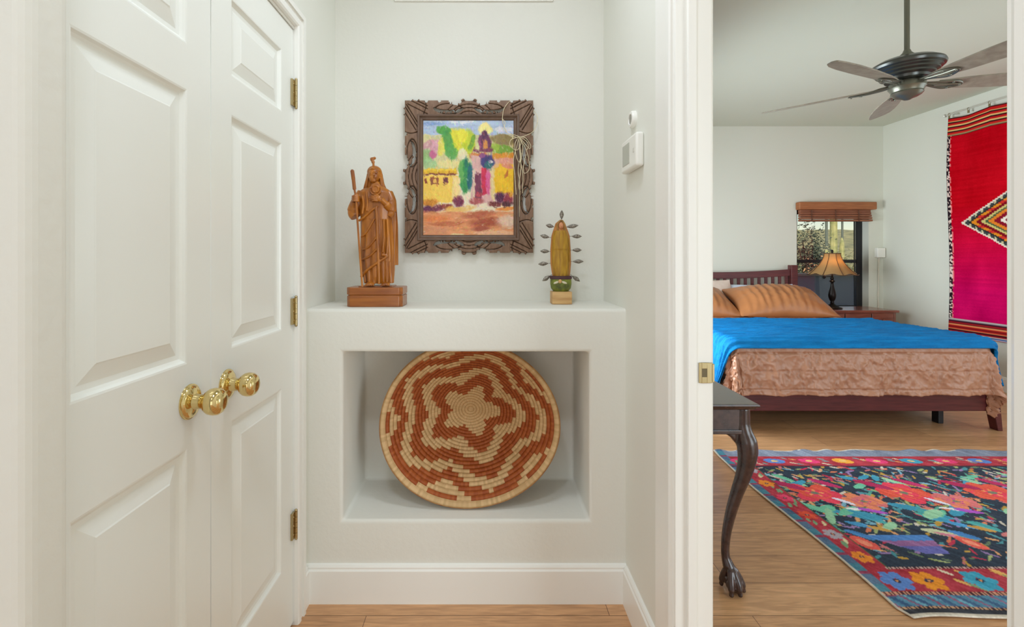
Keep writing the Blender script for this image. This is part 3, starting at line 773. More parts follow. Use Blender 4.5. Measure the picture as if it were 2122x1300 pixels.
# collar and ring medallion
ring = [sp(318+42*math.cos(t_), 330+44*math.sin(t_), -.046+.008*(math.sin(t_) < -.2)*.6) for t_ in np.linspace(0, 2*PI, 33)]
m_.tube(ring, [6*U_]*33, 8)
ring = [sp(318+24*math.cos(t_), 330+26*math.sin(t_), -.047) for t_ in np.linspace(0, 2*PI, 25)]
m_.tube(ring, [5*U_]*25, 8)
m_.ball(sp(318, 330, -.040), (40*U_, 14*U_, 42*U_), 18, 12)
obj('figure', m_, ST, stt, smooth=True, remesh=.0012)
h = MB()
h.tube(curve([sp(286, 140, -.012), sp(284, 112, -.012), sp(276, 88, -.010), sp(272, 70, -.006)]), [9*U_]*8+[13*U_]*8+[17*U_]*8+[10*U_], 12, flat=.6)
h.ball(sp(290, 72, -.004), (12*U_, 10*U_, 12*U_), 12, 8)
o = obj('helmet_plume', h, ST, stt, smooth=True)
h = MB(); h.tube(curve([sp(136, 178, -.046), sp(147, 250, -.048), sp(157, 330, -.050), sp(168, 402, -.0515), sp(184, 600, -.054), sp(205, 850, -.060), sp(226, 1083, -.066)], 8),
       [8*U_]+[15*U_]*8+[14*U_]*8+[8*U_]*32, 12, flat=.6)
o = obj('staff', h, ST, stt, smooth=True)
pb = MB(); c0 = sp(317, 1150)
for (hx, hz0, hz1, hy) in ((.1055, .0, .042, .065), (.106, .0455, .0735, .066)):
    ch = .014
    out = [(-hx+ch, -hy), (hx-ch, -hy), (hx, -hy+ch), (hx, hy-ch), (hx-ch, hy), (-hx+ch, hy), (-hx, hy-ch), (-hx, -hy+ch)]
    pb.prism(out, lambda a_, b_: (c0.x+a_, SYc+b_-.004, SHELF+.0005+hz0), lambda a_, b_: (c0.x+a_, SYc+b_-.004, SHELF+.0005+hz1))
hx, hy, ch = .102, .062, .012
out = [(-hx+ch, -hy), (hx-ch, -hy), (hx, -hy+ch), (hx, hy-ch), (hx-ch, hy), (-hx+ch, hy), (-hx, hy-ch), (-hx, -hy+ch)]
pb.prism(out, lambda a_, b_: (c0.x+a_, SYc+b_-.004, SHELF+.0405), lambda a_, b_: (c0.x+a_, SYc+b_-.004, SHELF+.047))
pb.box(c0.x-.064, c0.x+.064, SYc-.05, SYc+.045, SHELF+.072, SHELF+.0785)
obj('plinth', pb, wood('plinth_wood', (164, 96, 30), (134, 70, 20), .35, (3, 30, 30), coat=.3), stt, bevel=.0025)

# ------------------------------------------------------------ painted saint with ray leaves (right)
VYc = 1.95; Q_ = .000345
def vp(zx, zy, y=0): return Vector(((1090-1008)*.00195+zx*Q_, VYc+y, SHELF+.001+(1190-zy)*Q_))
sv = thing('saint_figurine', 'small yellow carved saint figurine ringed by metal leaf rays on a wood block', 'figurine', vp(405, 1190))
YW = mat('ochre_painted_wood', (190, 148, 40), .5, rgb2=(150, 104, 24), vscale=3, stretch=(40, 40, 6), bump=.3, bscale=4)
YR = mat('rust_ochre_rim', (188, 124, 62), .5, var=.15, vscale=30)
prof = [(205, 402, 402, 0), (215, 388, 416, 14), (250, 346, 458, 40), (300, 330, 476, 52), (340, 315, 492, 56), (400, 297, 512, 60), (560, 285, 524, 62), (720, 286, 528, 60), (820, 300, 520, 56), (872, 312, 512, 50)]
m_ = MB(); rows = []
zsv = np.array([p_[0] for p_ in prof], float); Av = np.array([p_[1:] for p_ in prof], float)
for z in np.linspace(205, 872, 60):
    l_, r_, dp = [np.interp(z, zsv, Av[:, k]) for k in range(3)]
    rows.append([tuple(vp((l_+r_)/2+(r_-l_)/2*math.cos(a_), z, dp*Q_*math.sin(a_))) for a_ in np.linspace(0, 2*PI, 48, endpoint=False)])
m_.grid(np.array(rows), wrap=True)
m_.f.append([len(m_.v)-48+i for i in range(48)]); m_.c.append(None); m_.mi.append(0)
obj('mandorla', m_, YR, sv, smooth=True)
m_ = MB(); rows = []      # robed front, raised in front of the rim
for z in np.linspace(338, 868, 60):
    l_, r_, dp = [np.interp(z, zsv, Av[:, k]) for k in range(3)]
    w_ = (r_-l_)*.5-(14 if z > 300 else 6); cx_ = (l_+r_)/2-4; row = []
    for k in range(48):
        a_ = 2*PI*k/48; fold = 1+.03*math.sin(a_*12+z*.01)*(z > 360)
        bulge = 1.0 if z > 560 else 1.12
        row.append(tuple(vp(cx_+w_*math.cos(a_), z, -14*Q_+(dp+8)*bulge*Q_*math.sin(a_)*fold)))
    rows.append(row)
m_.grid(np.array(rows), wrap=True)
m_.f.append([len(m_.v)-48+i for i in range(48)]); m_.c.append(None); m_.mi.append(0); m_.f.append([i for i in range(48)][::-1]); m_.c.append(None); m_.mi.append(0)
for s_ in ([(330, 590), (370, 560), (440, 560), (490, 590)], [(345, 700), (350, 850)], [(385, 600), (380, 860)], [(430, 600), (436, 860)], [(470, 620), (472, 850)], [(325, 420), (318, 540), (315, 700)], [(495, 430), (500, 560), (500, 700)]):
    m_.tube(curve([vp(a_, b_, -(66 if a_ > 340 and a_ < 480 else 50)*Q_) for a_, b_ in s_]), 5*Q_, 6)
m_.tube([vp(404, 420, -.0275), vp(406, 462, -.0275)], [10*Q_, 7*Q_], 8)      # joined hands
obj('robe', m_, YW, sv, smooth=True, angle=70)
m_ = MB(); m_.ball(vp(403, 282, -.0165), (30*Q_, 26*Q_, 42*Q_), 20, 14); m_.tube([vp(403, 272, -.0255), vp(403, 292, -.028)], [3*Q_, 6*Q_], 8)
for sx_ in (-1, 1): m_.ball(vp(403+sx_*12, 274, -.0245), (4*Q_, 3*Q_, 2.5*Q_), 8, 6)
m_.tube([vp(394, 306, -.0245), vp(412, 306, -.0245)], 2.5*Q_, 6)
o = obj('face', m_, mat('figurine_skin', (206, 140, 96), .5), sv, smooth=True)
m_ = MB(); m_.tube(curve([vp(366, 350, -.018), vp(362, 280, -.018), vp(384, 232, -.016), vp(404, 222, -.016), vp(424, 232, -.016), vp(444, 280, -.018), vp(442, 350, -.018)]), 11*Q_, 8)
obj('hood', m_, mat('hood_brown', (150, 110, 50), .5, var=.3, vscale=80), sv, smooth=True)
m_ = MB(); m_.lathe([(0, 0), (.030, 0), (.040, .012), (.043, .030), (.0425, .048), (.040, .058), (0, .058)], vp(408, 1045), 40, cap=False, sy=.72)
o = obj('angel_bowl', m_, mat('bowl_green', (136, 146, 48), .5, rgb2=(66, 74, 36), vscale=40), sv, smooth=True)
m_ = MB(); m_.lathe([(.0405, 0), (.0445, .002), (.045, .012), (.0405, .014)], vp(408, 905), 40, cap=False, sy=.74)
obj('bowl_rim', m_, mat('bowl_purple', (76, 44, 50), .5), o, smooth=True)
m_ = MB(); m_.ball(vp(385, 925, -.0335), (20*Q_, 12*Q_, 24*Q_), 14, 10)
m2 = MB()
for sx_ in (-1, 1): m2.ball(vp(388+sx_*46, 940, -.030), (34*Q_, 7*Q_, 13*Q_), 14, 8, R=Matrix.Rotation(sx_*.35, 3, 'Y'))
obj('angel_wings', m2, mat('wing_cream', (214, 206, 176), .6), o, smooth=True)
obj('angel_face', m_, mat('angel_paint', (206, 160, 100), .5), o, smooth=True)
m_ = MB(); m_.box(vp(295, 0).x, vp(522, 0).x, VYc-.034, VYc+.034, vp(0, 1190).z, vp(0, 1046).z)
obj('wood_block', m_, wood('pale_pine', (214, 176, 120), (188, 142, 88), .6, (4, 30, 30)), sv, bevel=.002)
LEAF = mat('pressed_tin_leaf', (176, 170, 158), .42, .7, rgb2=(84, 72, 64), vscale=260, bump=.6, bscale=260)
def ray_leaf(cx_, cy_, L, W, ang):
    a_ = math.radians(ang); ux, uz = math.cos(a_), math.sin(a_); m2 = MB(); vs_ = []; N = 14
    for i in range(N+1):
        t = -1+2*i/N; w_ = W*(1-abs(t)**1.8)**1.0*(.9 if t < 0 else 1)
        for s2 in (-1, -.5, 0, .5, 1):
            px_ = cx_+ux*t*L-uz*s2*w_*.5*2*.5; pz_ = cy_-uz*t*L-ux*s2*w_*.5
            vs_.append(vp(px_, pz_, .004-.003*(1-abs(s2))+.0012*math.cos(i*PI)*abs(s2)))
    m2.add(vs_, [(i*5+k, i*5+k+1, i*5+6+k, i*5+5+k) for i in range(N) for k in range(4)])
    o_ = obj('leaf_ray', m2, LEAF, sv, smooth=True, solid=.0012, angle=80)
    st = MB().tube([vp(cx_-ux*L, cy_+uz*L, .002), vp(cx_-ux*(L+34), cy_+uz*(L+34), .004)], .0012, 6)
    obj('stem', st, LEAF, o_, smooth=True)
    return o_
for (cx_, cy_, ang, L) in ((420, 150, 88, 56), (545, 283, 8, 74), (595, 402, 0, 62), (598, 563, 0, 58), (612, 697, 0, 66), (588, 898, -36, 58),
                        (282, 280, 168, 52), (222, 403, 168, 58), (222, 577, 178, 56), (204, 724, 184, 62), (240, 895, 215, 58)):
    ray_leaf(cx_, cy_, L, 50, ang)

# ------------------------------------------------------------ coiled basket in the niche
def basket():
    m2 = MB(); NC = 27; NT = 220
    tips = [.375, .555, .665, .80, .90, 1.06]; vals = [.225, .370, .525, .655, .740, .835]
    RX, RZ = .346, .304; cx, cz = -.0715, .6085
    tan = (206, 170, 120); org = (160, 78, 24)
    def P_(r, th, lift):
        x = r*math.cos(th); z = -r*math.sin(th)           # theta clockwise in the picture
        wob = 1+.012*math.sin(3*th+.8)
        yy = 2.066-.190*min(r, 1.05)**2.1+.045*z*r-lift
        zz_ = cz+RZ*z*wob
        return (cx+RX*x*wob+.004, yy, min(zz_, .9015))
    def colour(rm, th, k):
        step = 2*PI/(28+k*2.2)
        tq = (math.floor(th/step+.5*(k % 2))+.5-.5*(k % 2))*step
        ph = ((math.degrees(tq)-0+36) % 72)-36
        w_ = (1-abs(ph)/36)
        wig = .014*math.sin(5*tq+1.3)+.010*math.sin(2*tq)
        b = 0
        for i in range(6):
            if rm > vals[i]+(tips[i]-vals[i])*w_+wig: b = i+1
        c_ = tan if b % 2 == 0 else org
        if b >= 5 and rm > .975: c_ = tan
        if b == 6 and .915 < rm < .965 and abs(ph) > 26: c_ = org
        v_ = random.uniform(-12, 12)
        # older darker stitches at the colour joints
        return tuple(max(0, q+v_) for q in c_)
    for k in range(NC):
        r0, r1 = k/NC, (k+1)/NC; rm = (r0+r1)/2
        for j in range(NT):
            t0, t1 = 2*PI*j/NT, 2*PI*(j+1)/NT
            c_ = colour(rm, (t0+t1)/2, k)
            rr = [r0, r0+.25/NC, rm, r0+.75/NC, r1]; lf = [0, .0042, .0058, .0042, 0]
            v_ = [P_(r_, t_, l_) for r_, l_ in zip(rr, lf) for t_ in (t0, t1)]
            m2.add(v_, [(2*i, 2*i+1, 2*i+3, 2*i+2) for i in range(4)], c_)
    return m2, P_
BASK = mat('coiled_willow', (200, 150, 100), .6, attr='tint', bump=.5, bscale=320, bdist=.0015)
bk = thing('coiled_basket', 'large round coiled basket tray with rust and tan star pattern leaning in the niche', 'basket', (-.07, 1.87, .297))
m_, BP = basket()
obj('bowl', m_, BASK, bk, smooth=True, solid=.009, soff=1, angle=80)
m_ = MB(); m_.col = None
N = 180; pts = []
for k in range(N+1):
    th = 2*PI*k/N; pts.append(Vector(BP(1.0, th, .0)))
vs_ = []; n8 = 10
for k in range(N):
    p_ = pts[k]; cdir = (p_-Vector((-.0715, p_.y, .6085))).normalized()
    r_ = .0062
    for q in range(n8):
        a_ = 2*PI*q/n8; vv = p_+cdir*math.cos(a_)*r_+Vector((0, 1, 0))*math.sin(a_)*r_
        vs_.append((vv.x, vv.y, min(vv.z, .9075)))
fs_ = [(k*n8+q, k*n8+(q+1) % n8, ((k+1) % N)*n8+(q+1) % n8, ((k+1) % N)*n8+q) for k in range(N) for q in range(n8)]
m_.add(vs_, fs_)
obj('rim', m_, mat('basket_rim', (206, 158, 96), .6, rgb2=(176, 110, 56), vscale=40, bump=.5, bscale=300), bk, smooth=True)

# ------------------------------------------------------------ bed
BEDW = mat('cherry_bed_wood', (98, 40, 40), .38, rgb2=(74, 28, 30), vscale=3, stretch=(2, 2, 20))
BX0, BX1 = 1.78, 3.66; BYF, BYH = 3.52, 5.76; BT = .640
bed = thing('bed', 'wide bed with a dark cherry slatted headboard and low foot rail', 'bed', ((BX0+BX1)/2, (BYF+BYH)/2, 0))
for x0 in (BX0-.045, BX1-.045):
    obj('headboard_post', MB().box(x0, x0+.078, BYH-.04, BYH+.035, 0, 1.172), BEDW, bed, bevel=.006)
m_ = MB(); N = 24
top = [(BX0+.033+(BX1-.078-BX0+0.0)*k/N, 1.122-.035*(1-abs(2*k/N-1)**2)) for k in range(N+1)]
m_.prism(top+[(p[0], p[1]-.078) for p in top[::-1]], lambda a_, b_: (a_, BYH-.018, b_), lambda a_, b_: (a_, BYH+.018, b_))
obj('top_rail', m_, BEDW, bed, bevel=.003)
obj('lower_rail', MB().box(BX0+.033, BX1-.045, BYH-.018, BYH+.018, .42, .52), BEDW, bed, bevel=.003)
ns = 22
for k in range(ns):
    x_ = BX0+.085+(BX1-BX0-.165)*k/(ns-1); zt = 1.122-.035*(1-abs(2*(x_-BX0)/(BX1-BX0)-1)**2)-.074
    obj('slat', MB().box(x_-.016, x_+.016, BYH-.009, BYH+.009, .515, zt), BEDW, bed, bevel=.002)
obj('foot_rail', MB().box(BX0-.03, BX1+.02, BYF, BYF+.035, .135, .262), BEDW, bed, bevel=.006)
for x0 in (BX0-.03, BX1-.012): obj('side_rail', MB().box(x0, x0+.032, BYF+.035, BYH-.04, .150, .262), BEDW, bed, bevel=.004)
for x0, sg in ((BX0-.02, -1), (BX1+.035, 1)):
    m_ = MB().prism([(-.045, .262), (.020, .262), (.018, 0), (-.016, 0)], lambda a_, b_: (x0+sg*(a_+(.262-b_)*.10), BYF-.028, b_), lambda a_, b_: (x0+sg*(a_+(.262-b_)*.10), BYF+.035, b_))
    obj('leg', m_, BEDW, bed, bevel=.004)
for x0 in (3.44,): obj('support_leg', MB().box(x0-.019, x0+.019, BYF+.13, BYF+.19, 0, .19), mat('black_support', (26, 26, 32), .5), bed, bevel=.004)
obj('platform', MB().box(BX0+.01, BX1-.02, BYF+.04, BYH-.04, .19, .262), BEDW, bed)
obj('mattress', MB().box(BX0+.015, BX1-.015, BYF-.02, BYH-.045, .264, BT-.016), mat('mattress_ticking', (226, 216, 204), .8), bed, bevel=.05, seg=5, smooth=True, angle=100)

# cloth laid over the bed: flat on top, rounded over the edges, hanging with folds
HW = (BX1-BX0)/2+.004; CX = (BX0+BX1)/2
def drape(sv_, tv, top, r, flare, wr, fold=.0, fk=7, yf=BYF-.035, HW=HW):
    """sv_: distance across from the centre line, tv: world Y run towards the foot (descending past yf = hanging)"""
    S, T = np.meshgrid(sv_, tv)
    ex = np.maximum(0, np.abs(S)-(HW-r)); ey = np.maximum(0, (yf+r)-T)
    d = np.hypot(ex, ey); dd = np.where(d > 1e-9, d, 1)
    dx, dy = ex/dd, ey/dd
    q = np.minimum(d/r, PI/2); hang = np.maximum(0, d-r*PI/2)
    ang = np.arctan2(ey, ex)
    corner = np.sin(2*ang)
    wav = fold*np.sin(S*fk+1)*dy*hang+fold*np.sin(T*fk)*dx*hang+.13*corner*hang*np.cos(ang*6-.3)
    out = r*np.sin(q)+flare*hang+wav
    X = CX+np.sign(S)*(np.minimum(np.abs(S), HW-r)+out*dx)
    Y = np.maximum(T, yf+r)-out*dy
    Z = top-r*(1-np.cos(q))-hang*(1-.10*corner)
    disp = wr(S, T, hang, dx, dy)
    return np.stack([X+np.sign(S)*disp*dx*(d > 0), Y-disp*dy*(d > 0), Z+disp*np.cos(q)], -1)
def seams(c, w_, t, k):  # stitched channels: narrow valleys every c metres
    ph = np.abs((t/c) % 1-.5)*2
    return -k*np.clip(1-(1-ph)*c/w_, 0, 1)
def quilt_w(S, T, hang, dx, dy):
    p = .007*np.abs(fbm(S*9+T*4, T*16, 4)-.5)+.005*fbm(S*30, T*40, 8)
    w2 = fbm(S*3, T*8, 3)
    cr = .016*(1-np.abs(2*fbm(S*15+2.2*w2, T*5, 21)-1))**5+.011*(1-np.abs(2*fbm(S*22-3*w2+T*9, T*12-S*3, 33)-1))**5
    side = .012*np.clip(hang*6, 0, 1)*np.sin(S*58+5*fbm(S*3, T*5, 2)+T*11)*fbm(S*7, T*4, 40)
    fl = np.where(hang > 0, np.clip(.35+hang*12, 0, 1), .35)
    p, cr = p*fl, cr*fl
    return p+cr+seams(.128, .012, T+.02, .011)+side*np.clip(1-hang*2.0, .25, 1)
QM = mat('copper_satin_quilt', (176, 126, 98), .4, sheen=0, bump=.35, bscale=70, bdist=.002, spec=.6)
sv_ = np.linspace(-HW-.43, HW+.43, 330); tv = np.linspace(5.70, BYF-.035-.345, 330)
m_ = MB().grid(drape(sv_, tv, BT, .055, .10, quilt_w, .05, 19))
o = obj('quilt', m_, QM, smooth=True, solid=.006, soff=-1, angle=100)
tag(o, 'tan satin quilt with stitched channels hanging over the foot of the bed', 'quilt')
def blanket_w(S, T, hang, dx, dy):
    return .0045*np.sin(T*2*PI/.042+2*fbm(S*2, T*3, 5))+.018*fbm(S*4, T*14, 9)+.008*(1-np.abs(2*fbm(S*3, T*12, 19)-1))**3+.004+.012*np.clip(hang*5, 0, 1)*np.sin(T*26+3*fbm(T*3, S, 2))
sv2 = np.linspace(-HW-.50, HW+.34, 240); tv2 = np.linspace(4.58, BYF-.075, 190)
P = drape(sv2, tv2, BT+.024, .075, .20, blanket_w, .03, 9, yf=BYF-.045, HW=HW+.030)
BLUE = mat('blue_coverlet', (6, 130, 198), .7, spec=.2, bump=.7, bscale=26, bdist=.010, rgb2=(2, 108, 172), vscale=3, stretch=(2, 9, 9))
o = obj('blanket', MB().grid(P), BLUE, smooth=True, solid=.014, soff=-1, angle=100)
tag(o, 'bright blue ribbed blanket laid across the foot half of the bed', 'blanket')

def pillow(name, c, sx, sy, sz, rotx, rotz, m, label, pleats=True, seed=1):
    n_, k_ = 72, 48
    u = np.linspace(-1, 1, n_); v = np.linspace(-1, 1, k_); U, V = np.meshgrid(u, v)
    th = np.clip((1-np.abs(U)**2.4), 0, 1)**.7*np.clip((1-np.abs(V)**2.2), 0, 1)**.7
    pin = 1-.10*(np.abs(V)**2)*(1-np.abs(U)) ; pin2 = 1-.07*(np.abs(U)**2)*(1-np.abs(V))
    X = U*sx/2*pin2; Y = V*sy/2*pin
    wr = .018*(fbm(U*9, V*5, seed+2)-.5)+(.0065*np.sin(U*40+5*fbm(U*3, V*2, seed))*fbm(U*5, V*2, seed+4)*2 if pleats else 0)+.025*(fbm(U*4+seed, V*4, seed)-.5)
    R_ = Matrix.Rotation(rotz, 3, 'Z') @ Matrix.Rotation(rotx, 3, 'X')
    m_ = MB()
    for sg in (1, -1):
        Z = sg*(sz/2*th+wr*th)
        P_ = np.stack([X, Y, Z], -1).reshape(-1, 3) @ np.array(R_).T+np.array(c)
        m_.grid(P_.reshape(k_, n_, 3))
    o = obj(name, m_, m, smooth=True, angle=120, bevel=0)
    tag(o, label, 'pillow', 'pillows against the headboard'); return o
COP = mat('copper_satin_sham', (168, 108, 64), .38, sheen=0, bump=.3, bscale=60, bdist=.002, spec=.6)
WPIL = mat('white_pillowcase', (232, 212, 200), .7)
pillow('pillow', (3.10, 5.14, .785), .98, .56, .34, math.radians(26), math.radians(-3), COP, 'copper satin pillow nearest the lamp, long and full in view', seed=3)
pillow('pillow', (2.13, 5.16, .785), 1.00, .56, .34, math.radians(28), math.radians(3), COP, 'copper satin pillow at the left, partly cut off by the door frame', seed=9)
pillow('pillow', (2.36, 5.42, .835), .88, .44, .17, math.radians(50), 0, WPIL, 'pale pink-white pillow standing behind the left copper one', False, 5)
pillow('pillow', (3.12, 5.44, .785), .84, .44, .17, math.radians(50), 0, mat('pale_blue_pillowcase', (206, 214, 232), .7), 'pale blue-white pillow whose edge shows behind the right copper one', False, 6)

# ------------------------------------------------------------ nightstand
NW = mat('cherry_nightstand_wood', (150, 92, 74), .26, rgb2=(122, 70, 56), vscale=3, stretch=(2, 12, 12), coat=.3)
NX0, NX1, NY0, NY1, NZ = 3.73, 4.63, 5.42, 5.87, .668
ns_ = thing('nightstand', 'reddish brown wooden nightstand with drawers under the lamp', 'nightstand', ((NX0+NX1)/2, (NY0+NY1)/2, 0))
obj('top', MB().box(NX0-.0, NX1+.0, NY0-.012, NY1, NZ-.026, NZ), NW, ns_, bevel=.004)
m_ = MB(); m_.box(NX0+.02, NX0+.045, NY0+.012, NY1-.01, .10, NZ-.027); m_.box(NX1-.045, NX1-.02, NY0+.012, NY1-.01, .10, NZ-.027)
m_.box(NX0+.045, NX1-.045, NY1-.03, NY1-.01, .10, NZ-.027); m_.box(NX0+.045, NX1-.045, NY0+.012, NY1-.03, .10, .12); m_.box(NX0+.045, NX1-.045, NY0+.012, NY0+.03, NZ-.04, NZ-.027)
obj('carcass', m_, NW, ns_, bevel=.002)
for (x0, x1) in ((NX0+.05, NX0+.30), (NX0+.31, NX0+.60), (NX0+.61, NX1-.05)):
    for (z0, z1) in ((.475, .632), (.300, .465), (.125, .290)):
        d_ = obj('drawer', MB().box(x0, x1, NY0+.008, NY0+.03, z0, z1), NW, ns_, bevel=.004)
        obj('knob', MB().lathe([(0, 0), (.010, -.002), (.012, -.010), (.016, -.016), (.012, -.024), (0, -.025)], ((x0+x1)/2, NY0+.008, (z0+z1)/2), 16, 'Y', cap=False), NW, d_, smooth=True)
for x0 in (NX0+.02, NX1-.065):
    for y0 in (NY0+.012, NY1-.055): obj('leg', MB().box(x0, x0+.045, y0, y0+.045, 0, .10), NW, ns_, bevel=.003)

# ------------------------------------------------------------ table lamp
LX, LY = 3.98, 5.62
LXc = .7165*LY
tl = thing('table_lamp', 'table lamp with a bell-shaped amber shade on a dark turned base', 'lamp', (LXc, LY, NZ))
c = (LXc, LY, NZ+.001)
obj('base', MB().lathe([(0, 0), (.095, 0), (.100, .006), (.094, .014), (.070, .022), (.050, .034), (.030, .048), (.018, .060), (.022, .068), (.016, .078), (.030, .105), (.038, .135), (.040, .158),
    (.034, .195), (.022, .240), (.016, .275), (.014, .300), (.022, .308), (.030, .316), (.022, .324), (.012, .332), (.018, .345), (.020, .356), (.010, .366), (.008, .41), (.006, .60), (0, .60)], c, 40, cap=False), BLACKM, tl, smooth=True, angle=70)
def shade_r(t): return .083+(.252-.083)*(t**1.75)      # t 0 top .. 1 bottom
m_ = MB(); nseg = 48; rows = []; zt, zb = .642, .402
for i in range(25):
    t = i/24; r_ = shade_r(t); z = NZ+zt+(zb-zt)*t; row = []
    for k in range(nseg):
        a_ = 2*PI*k/nseg; ph = ((a_+.2) % (PI/4))-PI/8
        rr = r_*(math.cos(PI/8)/math.cos(ph))*.98+.0
        row.append((LXc+rr*math.cos(a_), LY+rr*math.sin(a_), z+.010*t*math.cos(ph*8)))
    rows.append(row)
m_.grid(np.array(rows), wrap=True)
def shade_mat():
    m = bpy.data.materials.new('amber_fabric_shade'); m.use_nodes = True; nt = m.node_tree; n = nt.nodes; l = nt.links
    b = n['Principled BSDF']; b.inputs['Base Color'].default_value = (*lin((196, 164, 112)), 1); b.inputs['Roughness'].default_value = .8
    tr = n.new('ShaderNodeBsdfTranslucent'); tr.inputs[0].default_value = (*lin((224, 180, 118)), 1)
    mx = n.new('ShaderNodeMixShader'); mx.inputs[0].default_value = .5
    l.new(b.outputs[0], mx.inputs[1]); l.new(tr.outputs[0], mx.inputs[2]); l.new(mx.outputs[0], n['Material Output'].inputs[0]); return m
sh = obj('lamp_shade', m_, shade_mat(), tl, smooth=True, angle=20, solid=.0015)
for k in range(8):
    a_ = 2*PI*k/8-.2
    pts = []
    for i in range(13):
        t = i/12; r_ = shade_r(t)*.985+.003
        pts.append((LXc+r_*math.cos(a_), LY+r_*math.sin(a_), NZ+zt+(zb-zt)*t-.010*t))
    obj('rib', MB().tube(pts, .0032, 6), mat('shade_piping', (84, 56, 34), .7), sh, smooth=True)
for (t, nm) in ((0, 'top_band'), (1, 'bottom_band')):
    r_ = shade_r(t)*.99; z = NZ+zt+(zb-zt)*t
    obj(nm, MB().tube([(LXc+r_*math.cos(a_), LY+r_*math.sin(a_), z+(.0 if t == 0 else -.010*abs(math.cos((a_+.2)*4)))) for a_ in np.linspace(0, 2*PI, 65)], .004, 6, cap=False), MATS['shade_piping'], sh, smooth=True)
obj('finial', MB().lathe([(0, .602), (.006, .602), (.012, .655), (.014, .668), (.008, .680), (0, .686)], c, 16, cap=False), BLACKM, tl, smooth=True)
m_ = MB(); m_.tube([(LXc-.012, LY-.01, NZ+.375), (LXc-.10, LY-.02, NZ+.372)], .004, 8); m_.ball((LXc-.108, LY-.02, NZ+.366), (.016, .016, .018), 14, 10)
obj('switch', m_, BLACKM, tl, smooth=True)
bpy.data.objects['lamp_bulb'].location = (LXc, LY-.035, NZ+.52)

# ------------------------------------------------------------ bamboo shade above the window
BB = mat('woven_bamboo', (178, 112, 66), .55, rgb2=(132, 76, 44), vscale=2.2, stretch=(3, 3, 160), bump=.4, bscale=6)
bs = thing('bamboo_shade', 'brown woven bamboo roman shade pulled up at the top of the bedroom window', 'window shade', (4.23, YB-.06, 1.70))
va = obj('valance', MB().box(3.775, 4.712, YB-.085, YB-.002, 1.842, 1.935), BB, bs, bevel=.012, seg=3)
m_ = MB()
for k in range(5): m_.box(3.800, 4.672-.004*k, YB-.070+.003*k, YB-.010, 1.700+.028*k, 1.722+.030*k)
obj('folded_stack', m_, mat('bamboo_folds', (150, 92, 60), .55, rgb2=(112, 66, 50), vscale=2.5, stretch=(2, 3, 90)), bs, bevel=.006, seg=2)
for x_ in (3.93, 4.22, 4.50): obj('cord', MB().box(x_-.005, x_+.005, YB-.073, YB-.070, 1.700, 1.842), mat('shade_cord', (96, 60, 44), .8), bs)

# small wall box in the corner with its cord
wb = thing('wall_plug_box', 'small white plug-in box with a cord running down the bedroom corner', 'wall box', (4.795, YB, .2))
obj('body', MB().box(4.740, 4.842, YB-.050, YB-.0005, 1.262, 1.380), PLAST, wb, bevel=.008, seg=3)
obj('cord', MB().tube(curve([(4.782, YB-.02, 1.262), (4.784, YB-.012, 1.1), (4.782, YB-.012, .7), (4.784, YB-.02, .18)]), .006, 8), mat('cord_beige', (214, 206, 190), .6), wb, smooth=True)

